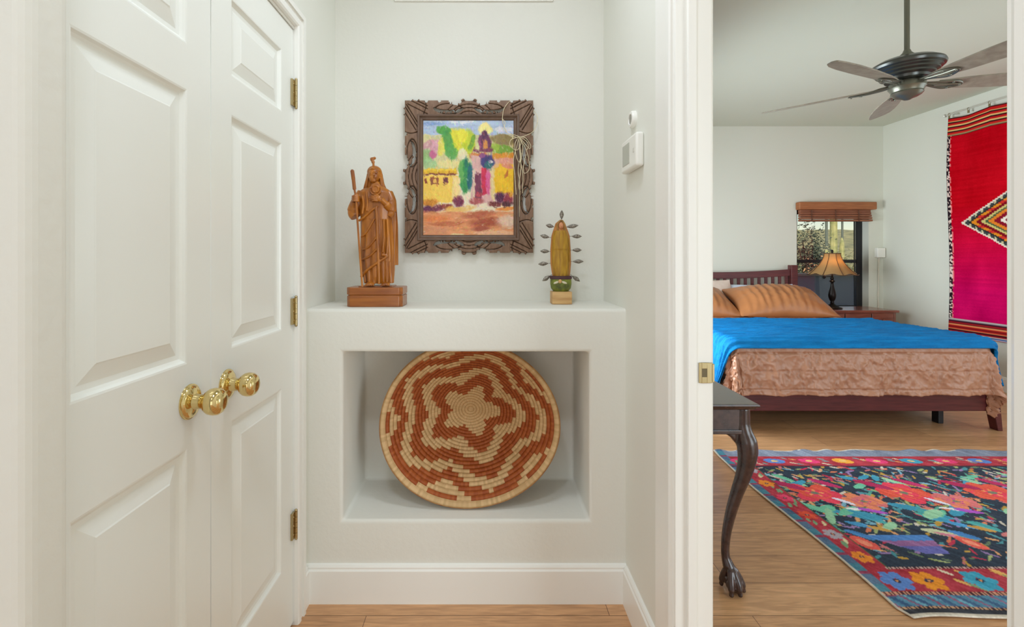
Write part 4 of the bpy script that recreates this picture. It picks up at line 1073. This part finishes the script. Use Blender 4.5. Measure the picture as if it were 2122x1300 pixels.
# ------------------------------------------------------------ wall tapestry
TX = XW-.045
TYA, TYB, TZ0, TZ1 = 5.015, 3.75, .47, 2.705
def tapestry():
    ny, nz = 190, 330
    y = np.linspace(TYA, TYB, ny); z = np.linspace(TZ1, TZ0, nz); Y, Z = np.meshgrid(y, z)
    a = TYA-Y; b = TZ1-Z
    C = np.zeros(Y.shape+(3,)); v = fbm(a*6, b*3, 3)-.5; wv = (vnoise(a*150, b*300, 5)-.5)*14
    low = np.clip((b-.9)/.9, 0, 1)                      # the dye runs from scarlet to magenta
    red = np.array((184, 4, 22.)); mag = np.array((190, 4, 84.))
    C[:] = red*(1-low[..., None])+mag*low[..., None]
    C += (v*40+wv)[..., None]*np.array((1, .35, .5))
    streak = (vnoise(a*3, b*90, 12)-.5)*18; C += streak[..., None]*np.array((1, .2, .4))
    def band(m, c): C[m] = c
    S = .012
    for b0, cols in ((0, [(60, 20, 24), (190, 30, 30), (190, 30, 30), (216, 176, 110), (40, 22, 26), (190, 30, 30), (190, 30, 30), (220, 180, 116), (40, 22, 26), (186, 26, 30), (186, 26, 30), (216, 176, 110), (40, 22, 26), (190, 30, 30), (196, 40, 34), (150, 130, 90), (60, 34, 30)]),
                     (2.235-.165, [(176, 170, 168), (120, 100, 110), (60, 20, 34), (160, 30, 36), (60, 20, 30), (226, 140, 90), (180, 36, 34), (60, 18, 26), (180, 36, 34), (228, 140, 90), (60, 18, 28), (150, 26, 40), (226, 200, 180), (70, 100, 160), (200, 200, 214)])):
        for k, c in enumerate(cols):
            hh = .0115 if b0 == 0 else .011
            band((b >= b0+k*hh) & (b < b0+(k+1)*hh), c)
    # left edge: black and white dashed selvage
    m = (a < .035) & (b > .19) & (b < 2.07); C[m] = (40, 26, 34)
    m2 = m & (a > .006) & (vnoise(a*70, b*75, 8) > .55); C[m2] = (222, 196, 186)
    m = (a >= .035) & (a < .05) & (b > .19) & (b < 2.07) & (vnoise(a*90, b*60, 18) > .5); C[m] = (226, 120, 120)
    # stepped diamond
    dc_a, dc_b = .640, TZ1-1.610
    hw, hh = .500, .300
    st = .026
    db = np.floor(np.abs(b-dc_b)/.014)*.014
    jag = .018*((np.abs(b-dc_b)/.014) % 1)
    q = np.abs(a-dc_a)/hw+db/hh+jag*.6
    for lim, c in ((1.0, (222, 206, 190)), (.945, (60, 66, 66)), (.86, (40, 44, 44)), (.80, (212, 130, 34)), (.70, (120, 16, 30)), (.60, (196, 180, 110)), (.53, (70, 90, 60)), (.47, (214, 120, 40)), (.37, (130, 20, 40)), (.25, (226, 214, 200)), (.16, (120, 20, 50))):
        C[q < lim] = c
    mm = (q < .80) & (q > .70) & (((np.abs(b-dc_b)/.03) % 2) > 1.1); C[mm] = (196, 50, 40)
    mm = (q < .945) & (q > .86) & (((a/.03) % 2) > 1.2); C[mm] = (190, 180, 140)
    X = TX-.012*fbm(a*3, b*1.5, 7)-.006*np.sin(a*26)*np.exp(-b*1.2)-.010*np.sin(b*2.4)
    sag = .022*np.abs(np.sin(a*PI/.42))*np.exp(-b*3)       # droops between the clips
    P = np.stack([X, Y+.010*np.sin(b*3.3)*(a < .3), Z-sag+.02*0], -1)
    return P, C.reshape(-1, 3)
P, C = tapestry()
tp = obj('wall_tapestry', MB().grid(P), mat('woven_wool', (176, 8, 30), .95, spec=.05, attr='tint', bump=.3, bscale=300, bdist=.001), smooth=True, pcol=np.clip(C, 0, 255), solid=.006, angle=100)
tag(tp, 'tall red and magenta woven tapestry with a stepped diamond hanging on the bedroom wall', 'tapestry')
rod = thing('tapestry_rod', 'thin pale rod with small clips holding up the red tapestry', 'rod', (XW-.055, 4.40, 2.74))
RODM = mat('pale_rod', (206, 204, 192), .3, .2)
m_ = MB(); m_.tube([(XW-.055, 5.03, 2.742), (XW-.055, 3.70, 2.742)], .006, 10); obj('pole', m_, RODM, rod, smooth=True)
for y_ in (5.045, 3.69): obj('finial', MB().lathe([(0, -.010), (.014, -.008), (.018, .0), (.014, .008), (0, .010)], (XW-.055, y_, 2.742), 14, 'Y', cap=False), RODM, rod, smooth=True)
for y_ in (4.95, 3.78): obj('bracket', MB().box(XW-.062, XW, y_-.008, y_+.008, 2.728, 2.735), RODM, rod)
for k in range(7):
    y_ = 5.0-.2*k; m_ = MB(); m_.tube([(XW-.055+.012*math.cos(t_), y_, 2.738+.014*math.sin(t_)) for t_ in np.linspace(0, 2*PI, 17)], .0022, 6, cap=False); m_.box(XW-.060, XW-.050, y_-.007, y_+.007, 2.700, 2.725)
    obj('clip', m_, mat('clip_metal', (150, 136, 104), .4, .6), rod, smooth=True)

# ------------------------------------------------------------ rug
RX0, RX1, RY0, RY1 = 1.455, 3.95, 1.668, 3.115
def rug():
    nx, ny = 400, 240
    x = np.linspace(0, RX1-RX0, nx); y = np.linspace(0, RY1-RY0, ny); X, Y = np.meshgrid(x, y)
    Wd, Hd = RX1-RX0, RY1-RY0
    C = np.zeros(X.shape+(3,))
    wx = X+.014*(fbm(X*30, Y*30, 1)-.47); wy = Y+.010*(fbm(X*30, Y*30, 2)-.47)
    C[:] = np.array((30, 46, 64.))
    R_ = random.Random(5)
    def ell(cx, cy, rx, ry, col, rot=0, al=1, clip=None):
        x0, x1 = cx-max(rx, ry)*1.3, cx+max(rx, ry)*1.3; y0, y1 = cy-max(rx, ry)*1.3, cy+max(rx, ry)*1.3
        j0, j1 = np.searchsorted(x, [x0, x1]); i0, i1 = np.searchsorted(y, [y0, y1])
        if j1 <= j0 or i1 <= i0: return
        c, s = math.cos(math.radians(rot)), math.sin(math.radians(rot))
        dx, dy = wx[i0:i1, j0:j1]-cx, wy[i0:i1, j0:j1]-cy
        d = ((dx*c+dy*s)/rx)**2+((-dx*s+dy*c)/ry)**2
        C[i0:i1, j0:j1][d < 1] = col
    # scattered small leaves and petals
    pal = [(206, 196, 180), (90, 160, 140), (196, 110, 110), (218, 160, 110), (190, 40, 70), (120, 170, 190), (160, 170, 110), (150, 120, 170), (214, 120, 80), (70, 140, 150), (190, 150, 60), (100, 120, 90)]
    for k in range(1500):
        cx, cy = R_.uniform(.14, Wd-.05), R_.uniform(.28, Hd-.24)
        if cy < .56 and R_.random() < .55: continue
        ell(cx, cy, R_.uniform(.014, .040), R_.uniform(.005, .010), R_.choice(pal), rot=R_.choice((-62, -50, -20, 15, 40, 70))+R_.uniform(-12, 12))
    # large roses in two rows with mint leaves
    def rose(cx, cy, s, c1, c2, c3):
        for k in range(9):
            a_ = 2*PI*k/9+R_.random(); ell(cx+s*.62*math.cos(a_), cy+s*.55*math.sin(a_), s*.42, s*.34, R_.choice((c1, c2)), rot=math.degrees(a_))
        ell(cx, cy, s*.62, s*.52, c1); ell(cx+.01, cy-.008, s*.44, s*.36, c2)
        for k in range(5):
            a_ = 2*PI*k/5; ell(cx+s*.28*math.cos(a_), cy+s*.24*math.sin(a_), s*.10, s*.06, c3, rot=math.degrees(a_))
        ell(cx, cy, s*.17, s*.14, (120, 120, 100))
    mints = [(110, 190, 156), (70, 160, 160), (150, 200, 160), (60, 150, 180)]
    for k in range(6):
        ox = .02+.47*k
        for q in range(9):
            ell(ox+.29+R_.uniform(-.13, .13), .66+R_.uniform(-.09, .09), R_.uniform(.05, .09), R_.uniform(.018, .03), R_.choice(mints), rot=R_.choice((-50, -30, 30, 60)))
        for q in range(6):
            ell(ox+.24+R_.uniform(-.16, .16), 1.02+R_.uniform(-.06, .06), R_.uniform(.04, .07), R_.uniform(.014, .024), R_.choice(mints), rot=R_.choice((-50, -30, 30, 60)))
        rose(ox+.27, .89, .125, (226, 84, 62), (228, 60, 84), (240, 150, 90))
        rose(ox+.46, .80, .095, (214, 110, 110), (228, 130, 90), (200, 60, 140))
        ell(ox+.18, .98, .09, .03, (176, 30, 84), rot=-40); ell(ox+.40, 1.0, .08, .025, (190, 36, 96), rot=-45)
        ell(ox+.38, .72, .07, .012, (232, 226, 226), rot=-12); ell(ox+.43, .705, .06, .018, (176, 80, 190), rot=-20); ell(ox+.36, .80, .05, .014, (220, 214, 230), rot=-50)
        ell(ox+.20, .50, .055, .022, (66, 130, 190), rot=-45)
        if k in (0, 3):
            pass
        ell(ox+.17, .44, .055, .036, (228, 88, 76), rot=-60); ell(ox+.17, .44, .03, .018, (240, 140, 110), rot=-60)
        ell(ox+.58, .52, .07, .026, (196, 200, 160), rot=-25); ell(ox+.60, .50, .05, .014, (214, 130, 150), rot=-25)
        ell(ox+.27, .58, .065, .018, (70, 150, 200), rot=-30); ell(ox+.33, .55, .05, .016, (200, 150, 70), rot=-30)
    # blue and violet vase shapes
    for ox in (.22, 1.22):
        m = (wy < .50) & (wy > .36) & (wx > ox+(.50-wy)*1.2) & (wx < ox+.30-(.50-wy)*.2)
        C[m] = (72, 128, 196); C[m & (wy < .455)] = (150, 100, 150); C[m & (wy < .415)] = (104, 104, 176)
    # borders
    def inb(m, c): C[m] = c
    near_r = (Y > .125) & (Y < .262); far_r = (Y > Hd-.225) & (Y < Hd-.085); left_r = (X > .055) & (X < .145) & (Y > .125) & (Y < Hd-.085); right_r = (X < Wd-.055) & (X > Wd-.145) & (Y > .125) & (Y < Hd-.085)
    nz = (fbm(X*24, Y*24, 9)-.5)[..., None]*40
    for m in (near_r, far_r, left_r, right_r): C[m] = (np.array((176, 46, 62))+nz*np.array((1.6, 1, 1)))[m]
    outer = (Y <= .125) | (Y >= Hd-.085) | (X <= .055) | (X >= Wd-.055)
    bl = np.zeros_like(C); bl[:] = (84, 136, 164); sl = ((X*1.0+Y*.6+.03*fbm(X*10, Y*10, 6)) % .085)
    bl[sl < .022] = (62, 96, 136); bl[(sl > .05) & (sl < .062)] = (150, 84, 116); bl[(sl > .07) & (fbm(X*40, Y*40, 3) > .5)] = (110, 170, 190)
    far_o = Y >= Hd-.085; bl[far_o] = (np.array((132, 140, 160))+nz)[far_o]
    lf = (X <= .055) & (Y > .1); bl[lf] = (np.array((84, 110, 140))+nz)[lf]; bl[lf & (((Y*8) % 1) < .4)] = (70, 130, 150); bl[lf & (((Y*8) % 1) > .85)] = (150, 60, 90)
    C[outer] = bl[outer]
    # flowers in the red borders
    fc = [(92, 134, 204), (238, 146, 30), (60, 160, 190), (232, 40, 130), (244, 170, 60), (110, 140, 210)]
    def bflower(cx, cy, s, c):
        for k in range(6):
            a_ = 2*PI*k/6; ell(cx+s*.62*math.cos(a_), cy+s*.62*math.sin(a_), s*.42, s*.36, c, rot=math.degrees(a_))
        ell(cx, cy, s*.24, s*.2, (40, 50, 80)); ell(cx, cy, s*.1, s*.1, (220, 150, 90))
    k = 0; xx = .12
    while xx < Wd-.05:
        c_ = [0, 1, None, 2, None, 3, None, 4, None, 5, None][k % 11]
        if c_ is not None: bflower(xx, .192, .058, fc[c_]); xx += .125
        else:
            for q in range(4): ell(xx+R_.uniform(-.03, .05), .192+R_.uniform(-.05, .05), .028, .009, R_.choice([(224, 206, 180), (214, 120, 90), (120, 150, 110), (226, 170, 90)]), rot=-50)
            xx += .075
        k += 1
    xx = .10; k = 0
    while xx < Wd-.05:
        c_ = fc[(k*5+1) % 6] if k % 2 else (232, 60, 120); ell(xx, Hd-.155, .06, .035, c_, rot=-10); ell(xx, Hd-.155, .02, .012, (240, 200, 120))
        for q in range(4): ell(xx+.11+R_.uniform(-.04, .04), Hd-.155+R_.uniform(-.05, .05), .02, .008, R_.choice([(226, 206, 180), (110, 150, 150), (232, 150, 90)]), rot=-30)
        xx += .21; k += 1
    yy = .34; k = 0
    while yy < Hd-.25:
        c_ = [(238, 140, 40), (170, 160, 170), (226, 80, 50), (228, 60, 100)][k % 4]; bflower(.10, yy, .04, c_)
        for q in range(3): ell(.10+R_.uniform(-.03, .03), yy+.10+R_.uniform(-.03, .03), .024, .007, R_.choice([(224, 206, 160), (120, 160, 120)]), rot=70)
        yy += .165; k += 1
    # dotted guard lines
    def dots(m, t, a_, b_): C[m & ((t % .016) < .008)] = a_; C[m & ((t % .016) >= .008)] = b_
    dots((np.abs(Y-.268) < .007) & (X > .14), X, (60, 20, 34), (206, 170, 160)); dots((np.abs(Y-.122) < .007), X, (70, 20, 34), (210, 150, 120))
    dots((np.abs(Y-.046) < .005), X, (60, 20, 34), (206, 160, 120))
    m = (np.abs(X-.15) < .006) & (Y > .26) & (Y < Hd-.22); C[m] = (70, 90, 60); m = (np.abs(Y-(Hd-.228)) < .005); C[m] = (90, 24, 40)
    C[Y < .038] = (np.array((44, 48, 58))+nz)[Y < .038]
    edge = (X < .012) | (X > Wd-.012) | (Y < .014) | ((Y > Hd-.010) & (fbm(X*9, X*0, 3) > .46)); C[edge] = (214, 204, 188)
    C += ((vnoise(X*260, Y*260, 4)-.5)*22)[..., None]
    streak = (vnoise(X*90+Y*60, Y*12, 14)-.5)*26; C += streak[..., None]
    Z = .006+.0035*fbm(X*5, Y*5, 8)+.004*np.clip(1-Y/.05, 0, 1)*(np.sin(X*21)*.5+.5)+.012*np.clip(1-(Hd-Y)/.07, 0, 1)*(np.sin(X*27+2*np.sin(X*9))*.5+.5)
    XX = RX0+X+.010*np.sin(Y*5)*(1-X/Wd)**4+.022*np.clip(1-Y/.05, 0, 1)*np.clip(1-X/.12, 0, 1); YY = RY0+Y+.007*np.sin(X*11)*np.clip(1-Y/.2, 0, 1)
    return np.stack([XX, YY, Z], -1), C.reshape(-1, 3)
P, C = rug()
o = obj('floor_rug', MB().grid(P), mat('flat_woven_rug', (60, 60, 80), .92, attr='tint', bump=.4, bscale=300, bdist=.0015), smooth=True, pcol=np.clip(C, 0, 255), solid=.004, soff=-1, angle=100)
tag(o, 'dark floral rug with red borders and bright roses on the bedroom floor', 'rug')

# ------------------------------------------------------------ console table with claw feet
MH = mat('dark_mahogany', (70, 48, 44), .26, rgb2=(48, 32, 32), vscale=3, stretch=(14, 2, 14), coat=.4)
TX0, TX1, TY0, TY1, TZ = .603, .985, 1.735, 2.95, .724
ct = thing('console_table', 'dark mahogany console table with curved legs and claw feet by the bedroom door', 'table', ((TX0+TX1)/2, (TY0+TY1)/2, 0))
prof = [(0, 0), (.004, .004), (.010, .006), (.014, .012), (.010, .017), (.003, .020), (0, .024)]
m_ = MB(); base = [(TX0, TY0), (TX1, TY0), (TX1, TY1), (TX0, TY1)]
vs_ = []; inset = .018
for o_, z in [(-.0, -.024), (.006, -.020), (.010, -.014), (.015, -.011), (.018, -.006), (.016, -.001), (.012, 0)]:
    i_ = inset-o_
    vs_ += [(TX0, TY0+i_, TZ+z), (TX1-i_, TY0+i_, TZ+z), (TX1-i_, TY1-i_, TZ+z), (TX0, TY1-i_, TZ+z)]
n7 = 7
m_.add(vs_, [(i*4+k, i*4+(k+1) % 4, i*4+4+(k+1) % 4, i*4+4+k) for i in range(n7-1) for k in range(4)]+[(0, 1, 2, 3), tuple(4*(n7-1)+k for k in range(4))])
obj('tabletop', m_, MH, ct)
m_ = MB(); az0, az1 = .618, .7005
m_.box(TX0+.01, TX1-.040, TY0+.036, TY0+.056, az0, az1); m_.box(TX0+.01, TX1-.040, TY1-.056, TY1-.036, az0, az1)
m_.box(TX1-.058, TX1-.038, TY0+.036, TY1-.036, az0, az1); m_.box(TX0+.01, TX0+.03, TY0+.056, TY1-.056, az0, az1)
m_.box(TX0+.006, TX1-.030, TY0+.028, TY0+.040, az0-.012, az0+.004); m_.box(TX1-.045, TX1-.030, TY0+.028, TY1-.028, az0-.012, az0+.004)
obj('apron', m_, MH, ct, bevel=.003)
def cabriole(cx, cy, sx, sy):
    """knee bows out along (sx, sy)"""
    path = [(.000, .700, .026), (.000, .640, .027), (.004, .606, .030), (.010, .575, .036), (.013, .540, .035), (.010, .495, .030), (.001, .440, .026), (-.012, .380, .0225),
            (-.027, .300, .0195), (-.038, .220, .0165), (-.042, .160, .0150), (-.041, .120, .0155), (-.034, .090, .021)]
    n_ = len(path); P_ = curve([(cx+sx*a_, cy+sy*a_, z) for a_, z, r_ in path], 4)
    R_ = np.interp(np.linspace(0, n_-1, len(P_)), range(n_), [p[2] for p in path])
    m2 = MB(); m2.tube(P_, [float(r_) for r_ in R_], 20)
    # knee brackets along both aprons
    for (dx, dy) in ((-sx, 0), (0, -sy)):
        m2.prism([(0, .622), (.085, .622), (.075, .608), (.045, .590), (.020, .560), (.0, .520)],
                 lambda a_, b_: (cx+dx*a_+(0 if dx else .012), cy+dy*a_+(0 if dy else .012), b_), lambda a_, b_: (cx+dx*a_-(0 if dx else .012), cy+dy*a_-(0 if dy else .012), b_))
    fx, fy = cx-sx*.030, cy-sy*.030
    m2.ball((fx+sx*.010, fy+sy*.010, .028), (.030, .030, .027), 18, 12)
    d0 = math.atan2(sy, sx)
    for k in (-1.15, -.4, .4, 1.15, PI):
        a_ = d0+k; ux, uy = math.cos(a_), math.sin(a_); L = 1.0 if k != PI else .7
        m2.tube(curve([(fx-ux*.004, fy-uy*.004, .105), (fx+ux*.016*L, fy+uy*.016*L, .078), (fx+ux*.034*L, fy+uy*.034*L, .048), (fx+ux*.043*L, fy+uy*.043*L, .020), (fx+ux*.046*L, fy+uy*.046*L, .003)], 5),
                [.010]*5+[.0125]*5+[.0125]*5+[.0085]*5+[.004], 10)
    return obj('leg', m2, MH, ct, smooth=True, remesh=.0035)
lx1, ly0, ly1, lx0 = .948, 1.788, TY1-.06, TX0+.078
cabriole(lx1, ly0, 1, -1); cabriole(lx1, ly1, 1, 1); cabriole(lx0, ly0, 1, -1); cabriole(lx0, ly1, 1, 1)

# ------------------------------------------------------------ ceiling fan
FXc, FYc, FZb = 2.440, 2.80, 2.245
cf = thing('ceiling_fan', 'five-bladed bronze ceiling fan with grey-brown blades hanging over the bed room', 'ceiling fan', (FXc, FYc, FZb))
cf['label'] = 'bronze ceiling fan with five grey-brown blades on a long rod in the bedroom'
FM = mat('fan_oiled_bronze', (120, 120, 108), .32, .75); FMD = mat('fan_dark_bronze', (92, 94, 92), .3, .8)
c = (FXc, FYc, 0)
obj('downrod', MB().lathe([(.0, 2.45), (.0135, 2.45), (.0135, 2.862), (.0, 2.862)], c, 20, cap=False), FM, cf, smooth=True)
obj('canopy', MB().lathe([(.018, 2.80), (.05, 2.815), (.068, 2.85), (.068, 2.8665), (0, 2.8665)], c, 32, cap=False), FM, cf, smooth=True)
obj('coupling', MB().lathe([(.0, 2.46), (.016, 2.46), (.022, 2.445), (.042, 2.425), (.044, 2.405), (0, 2.40)], c, 28, cap=False), FM, cf, smooth=True)
obj('motor_housing', MB().lathe([(0, 2.412), (.08, 2.408), (.140, 2.392), (.170, 2.374), (.175, 2.362), (.170, 2.350), (.158, 2.344), (.158, 2.338), (.145, 2.330), (.145, 2.322), (.128, 2.314), (.128, 2.304),
    (.108, 2.296), (.104, 2.282), (.085, 2.276), (0, 2.276)], c, 48, cap=False), FMD, cf, smooth=True, angle=30)
obj('switch_housing', MB().lathe([(0, 2.276), (.078, 2.274), (.086, 2.262), (.088, 2.240), (.080, 2.230), (.074, 2.216), (.076, 2.208), (.066, 2.196), (.050, 2.186), (.030, 2.180), (.014, 2.170), (0, 2.168)], c, 40, cap=False), FM, cf, smooth=True, angle=35)
BLD = mat('weathered_fan_blade', (148, 140, 124), .45, rgb2=(128, 118, 104), vscale=2, stretch=(12, 12, 12))
def blade(ang):
    a_ = math.radians(ang); R_ = Matrix.Translation((FXc, FYc, FZb+.012)) @ Matrix.Rotation(a_, 4, 'Z') @ Matrix.Rotation(math.radians(-13), 4, 'X')
    out = [(.150, -.030), (.28, -.052), (.45, -.067), (.58, -.071), (.66, -.064), (.705, -.046), (.742, -.006), (.756, .026), (.752, .036), (.70, .050), (.60, .062), (.45, .064), (.28, .054), (.150, .030)]
    m2 = MB(); m2.prism(out, lambda x, y: R_ @ Vector((x, y, -.003)), lambda x, y: R_ @ Vector((x, y, .004)))
    b_ = obj('blade', m2, BLD, cf, bevel=.0015)
    m3 = MB()
    R2 = Matrix.Translation((FXc, FYc, FZb)) @ Matrix.Rotation(a_, 4, 'Z'); R3 = R_
    arm = [(.080, -.016, 0), (.080, .016, 0), (.14, .018, 0), (.20, .012, 0), (.20, -.012, 0), (.14, -.018, 0)]
    m3.tube(curve([R2 @ Vector((.07, -.010, .018)), R2 @ Vector((.12, -.024, .012)), R3 @ Vector((.19, -.034, -.009)), R3 @ Vector((.245, -.024, -.008)), R3 @ Vector((.27, 0, -.008)),
                   R3 @ Vector((.245, .024, -.008)), R3 @ Vector((.19, .034, -.009)), R2 @ Vector((.12, .024, .012)), R2 @ Vector((.07, .010, .018))], 5), .0085, 8, flat=.6)
    m3.tube([R2 @ Vector((.07, 0, .018)), R2 @ Vector((.13, 0, .010)), R3 @ Vector((.20, 0, -.008)), R3 @ Vector((.27, 0, -.008))], .008, 8, flat=.7)
    for (x, y) in ((.215, -.028), (.215, .028), (.262, 0)): m3.ball(R3 @ Vector((x, y, -.013)), .006, 8, 6)
    obj('blade_arm', m3, FM, b_, smooth=True)
for k in range(5): blade(62+72*k)

# ------------------------------------------------------------ outside the window
struct('ground', MB().box(-30, 60, YB+.22, 14, -.30, -.04), mat('desert_soil', (196, 160, 120), .9, var=.2, vscale=3))
def hill():
    x = np.linspace(-10, 80, 90); y = np.linspace(13.5, 90, 80); X, Y = np.meshgrid(x, y)
    Z = -.25+(Y-13.5)*.088+1.6*(fbm(X*.05, Y*.05, 3)-.45)+.35*(fbm(X*.5, Y*.5, 5)-.5); Z[0] = -.5
    return np.stack([X, Y, Z], -1)
o = struct('hillside', MB().grid(hill()), mat('desert_hillside', (196, 184, 128), .95, rgb2=(120, 122, 86), vscale=1.0, bump=1, bscale=6, bdist=.1), smooth=True)
PW = mat('slate_stucco_wall', (128, 136, 150), .8, bump=.3, bscale=30)
pwl = tag(obj('patio_wall', MB().box(1.5, 16, 8.4, 8.6, -.1, .950), PW), 'low slate grey patio wall outside the window', 'wall')
obj('wall_cap', MB().box(1.5, 16, 8.36, 8.64, .950, .985), mat('wall_cap_tan', (150, 146, 134), .8), pwl)
def shrub(x, y, z, w_, h_, rgb, label, seed, dens=520, leaf=.035):
    R_ = random.Random(seed); s = thing('desert_shrub', label, 'shrub', (x, y, z), 'desert shrubs beyond the patio wall')
    m1 = MB(); m2 = MB()
    for k in range(12):
        a_ = R_.uniform(0, 2*PI); r_ = R_.uniform(.2, .8)
        tip = Vector((x+w_*.5*r_*math.cos(a_), y+w_*.4*r_*math.sin(a_), z+h_*R_.uniform(.6, 1))); m1.tube([(x, y, z), tuple((Vector((x, y, z))+tip)/2+Vector((0, 0, .1*h_))), tuple(tip)], [.03, .02, .008], 5)
        for q in range(dens//12):
            c_ = tip+Vector((R_.gauss(0, w_*.17), R_.gauss(0, w_*.15), R_.gauss(-.05*h_, h_*.17)))
            if c_.z < z+.05: continue
            u = Vector((R_.gauss(0, 1), R_.gauss(0, 1), R_.gauss(0, 1))).normalized(); v = u.orthogonal().normalized()
            m2.add([c_-u*leaf, c_+v*leaf*.5, c_+u*leaf, c_-v*leaf*.5], [(0, 1, 2, 3)])
    obj('branches', m1, mat('shrub_branch', (96, 76, 60), .9), s)
    obj('foliage', m2, mat('foliage_%d_%d_%d' % rgb, rgb, .8, var=.35, vscale=4), s, weld=False)
shrub(6.70, 10.0, -.05, .62, 1.72, (70, 80, 62), 'tall dark green desert bush seen through the left of the window', 1, 1500, .036)
shrub(6.35, 9.2, -.05, .95, 1.05, (214, 160, 112), 'low sunlit orange-tan brush just above the patio wall', 2, 1300, .026)
shrub(9.0, 12.4, -.05, 1.0, 1.15, (120, 118, 76), 'olive bush behind the amber lamp shade', 3, 900, .04)
shrub(10.1, 13.3, -.05, 1.5, 1.0, (176, 172, 104), 'pale olive brush at the right side of the window', 4, 1000, .045)
shrub(14.0, 20.5, .2, 2.6, 1.3, (124, 122, 84), 'dusty green brush farther up the hillside', 5, 1000, .06)
m_ = MB(); sx, sy = 10.0, 13.9
def cact(m2, pts, r):
    P_ = curve(pts, 5); n_ = 20; rows = []
    for i, p in enumerate(P_):
        rr = r*(1 if i < len(P_)-3 else (.9, .65, .2)[i-len(P_)+3])
        rows.append([(p.x+rr*(1+.12*(k % 2))*math.cos(2*PI*k/n_), p.y+rr*(1+.12*(k % 2))*math.sin(2*PI*k/n_), p.z) for k in range(n_)])
    m2.grid(np.array(rows), wrap=True)
CG = mat('saguaro_skin', (206, 200, 130), .7, rgb2=(140, 146, 90), vscale=6)
sg = thing('saguaro_cactus', 'tall yellow-green saguaro cactus standing behind the lamp outside', 'cactus', (sx, sy, -.1))
m_ = MB(); cact(m_, [(sx, sy, -.1), (sx, sy, 1.2), (sx, sy, 2.2), (sx, sy, 2.66)], .085); obj('trunk', m_, CG, sg)
for (dx, z0, z1) in ((-.20, 1.0, 1.50), (.24, .8, 1.85)):
    m_ = MB(); cact(m_, [(sx+dx*.3, sy, z0), (sx+dx*.7, sy, z0+.05), (sx+dx, sy, z0+.3), (sx+dx, sy, (z0+z1)/2+.1), (sx+dx, sy, z1)], .055); obj('arm', m_, CG, sg)
for (x_, y_, z0, z1, lab) in ((13.2, 17.9, .0, 2.9, 'tall thin dark pole on the skyline right of the cactus'), (31, 44, 2, 6.0, 'distant saguaro cactus on the skyline')):
    tag(obj('utility_pole' if y_ < 20 else 'distant_cactus', MB().tube([(x_, y_, z0), (x_, y_, z1)], .035 if y_ < 20 else .11, 10), mat('dark_pole', (104, 112, 100), .8), smooth=True), lab, 'pole' if y_ < 20 else 'cactus')
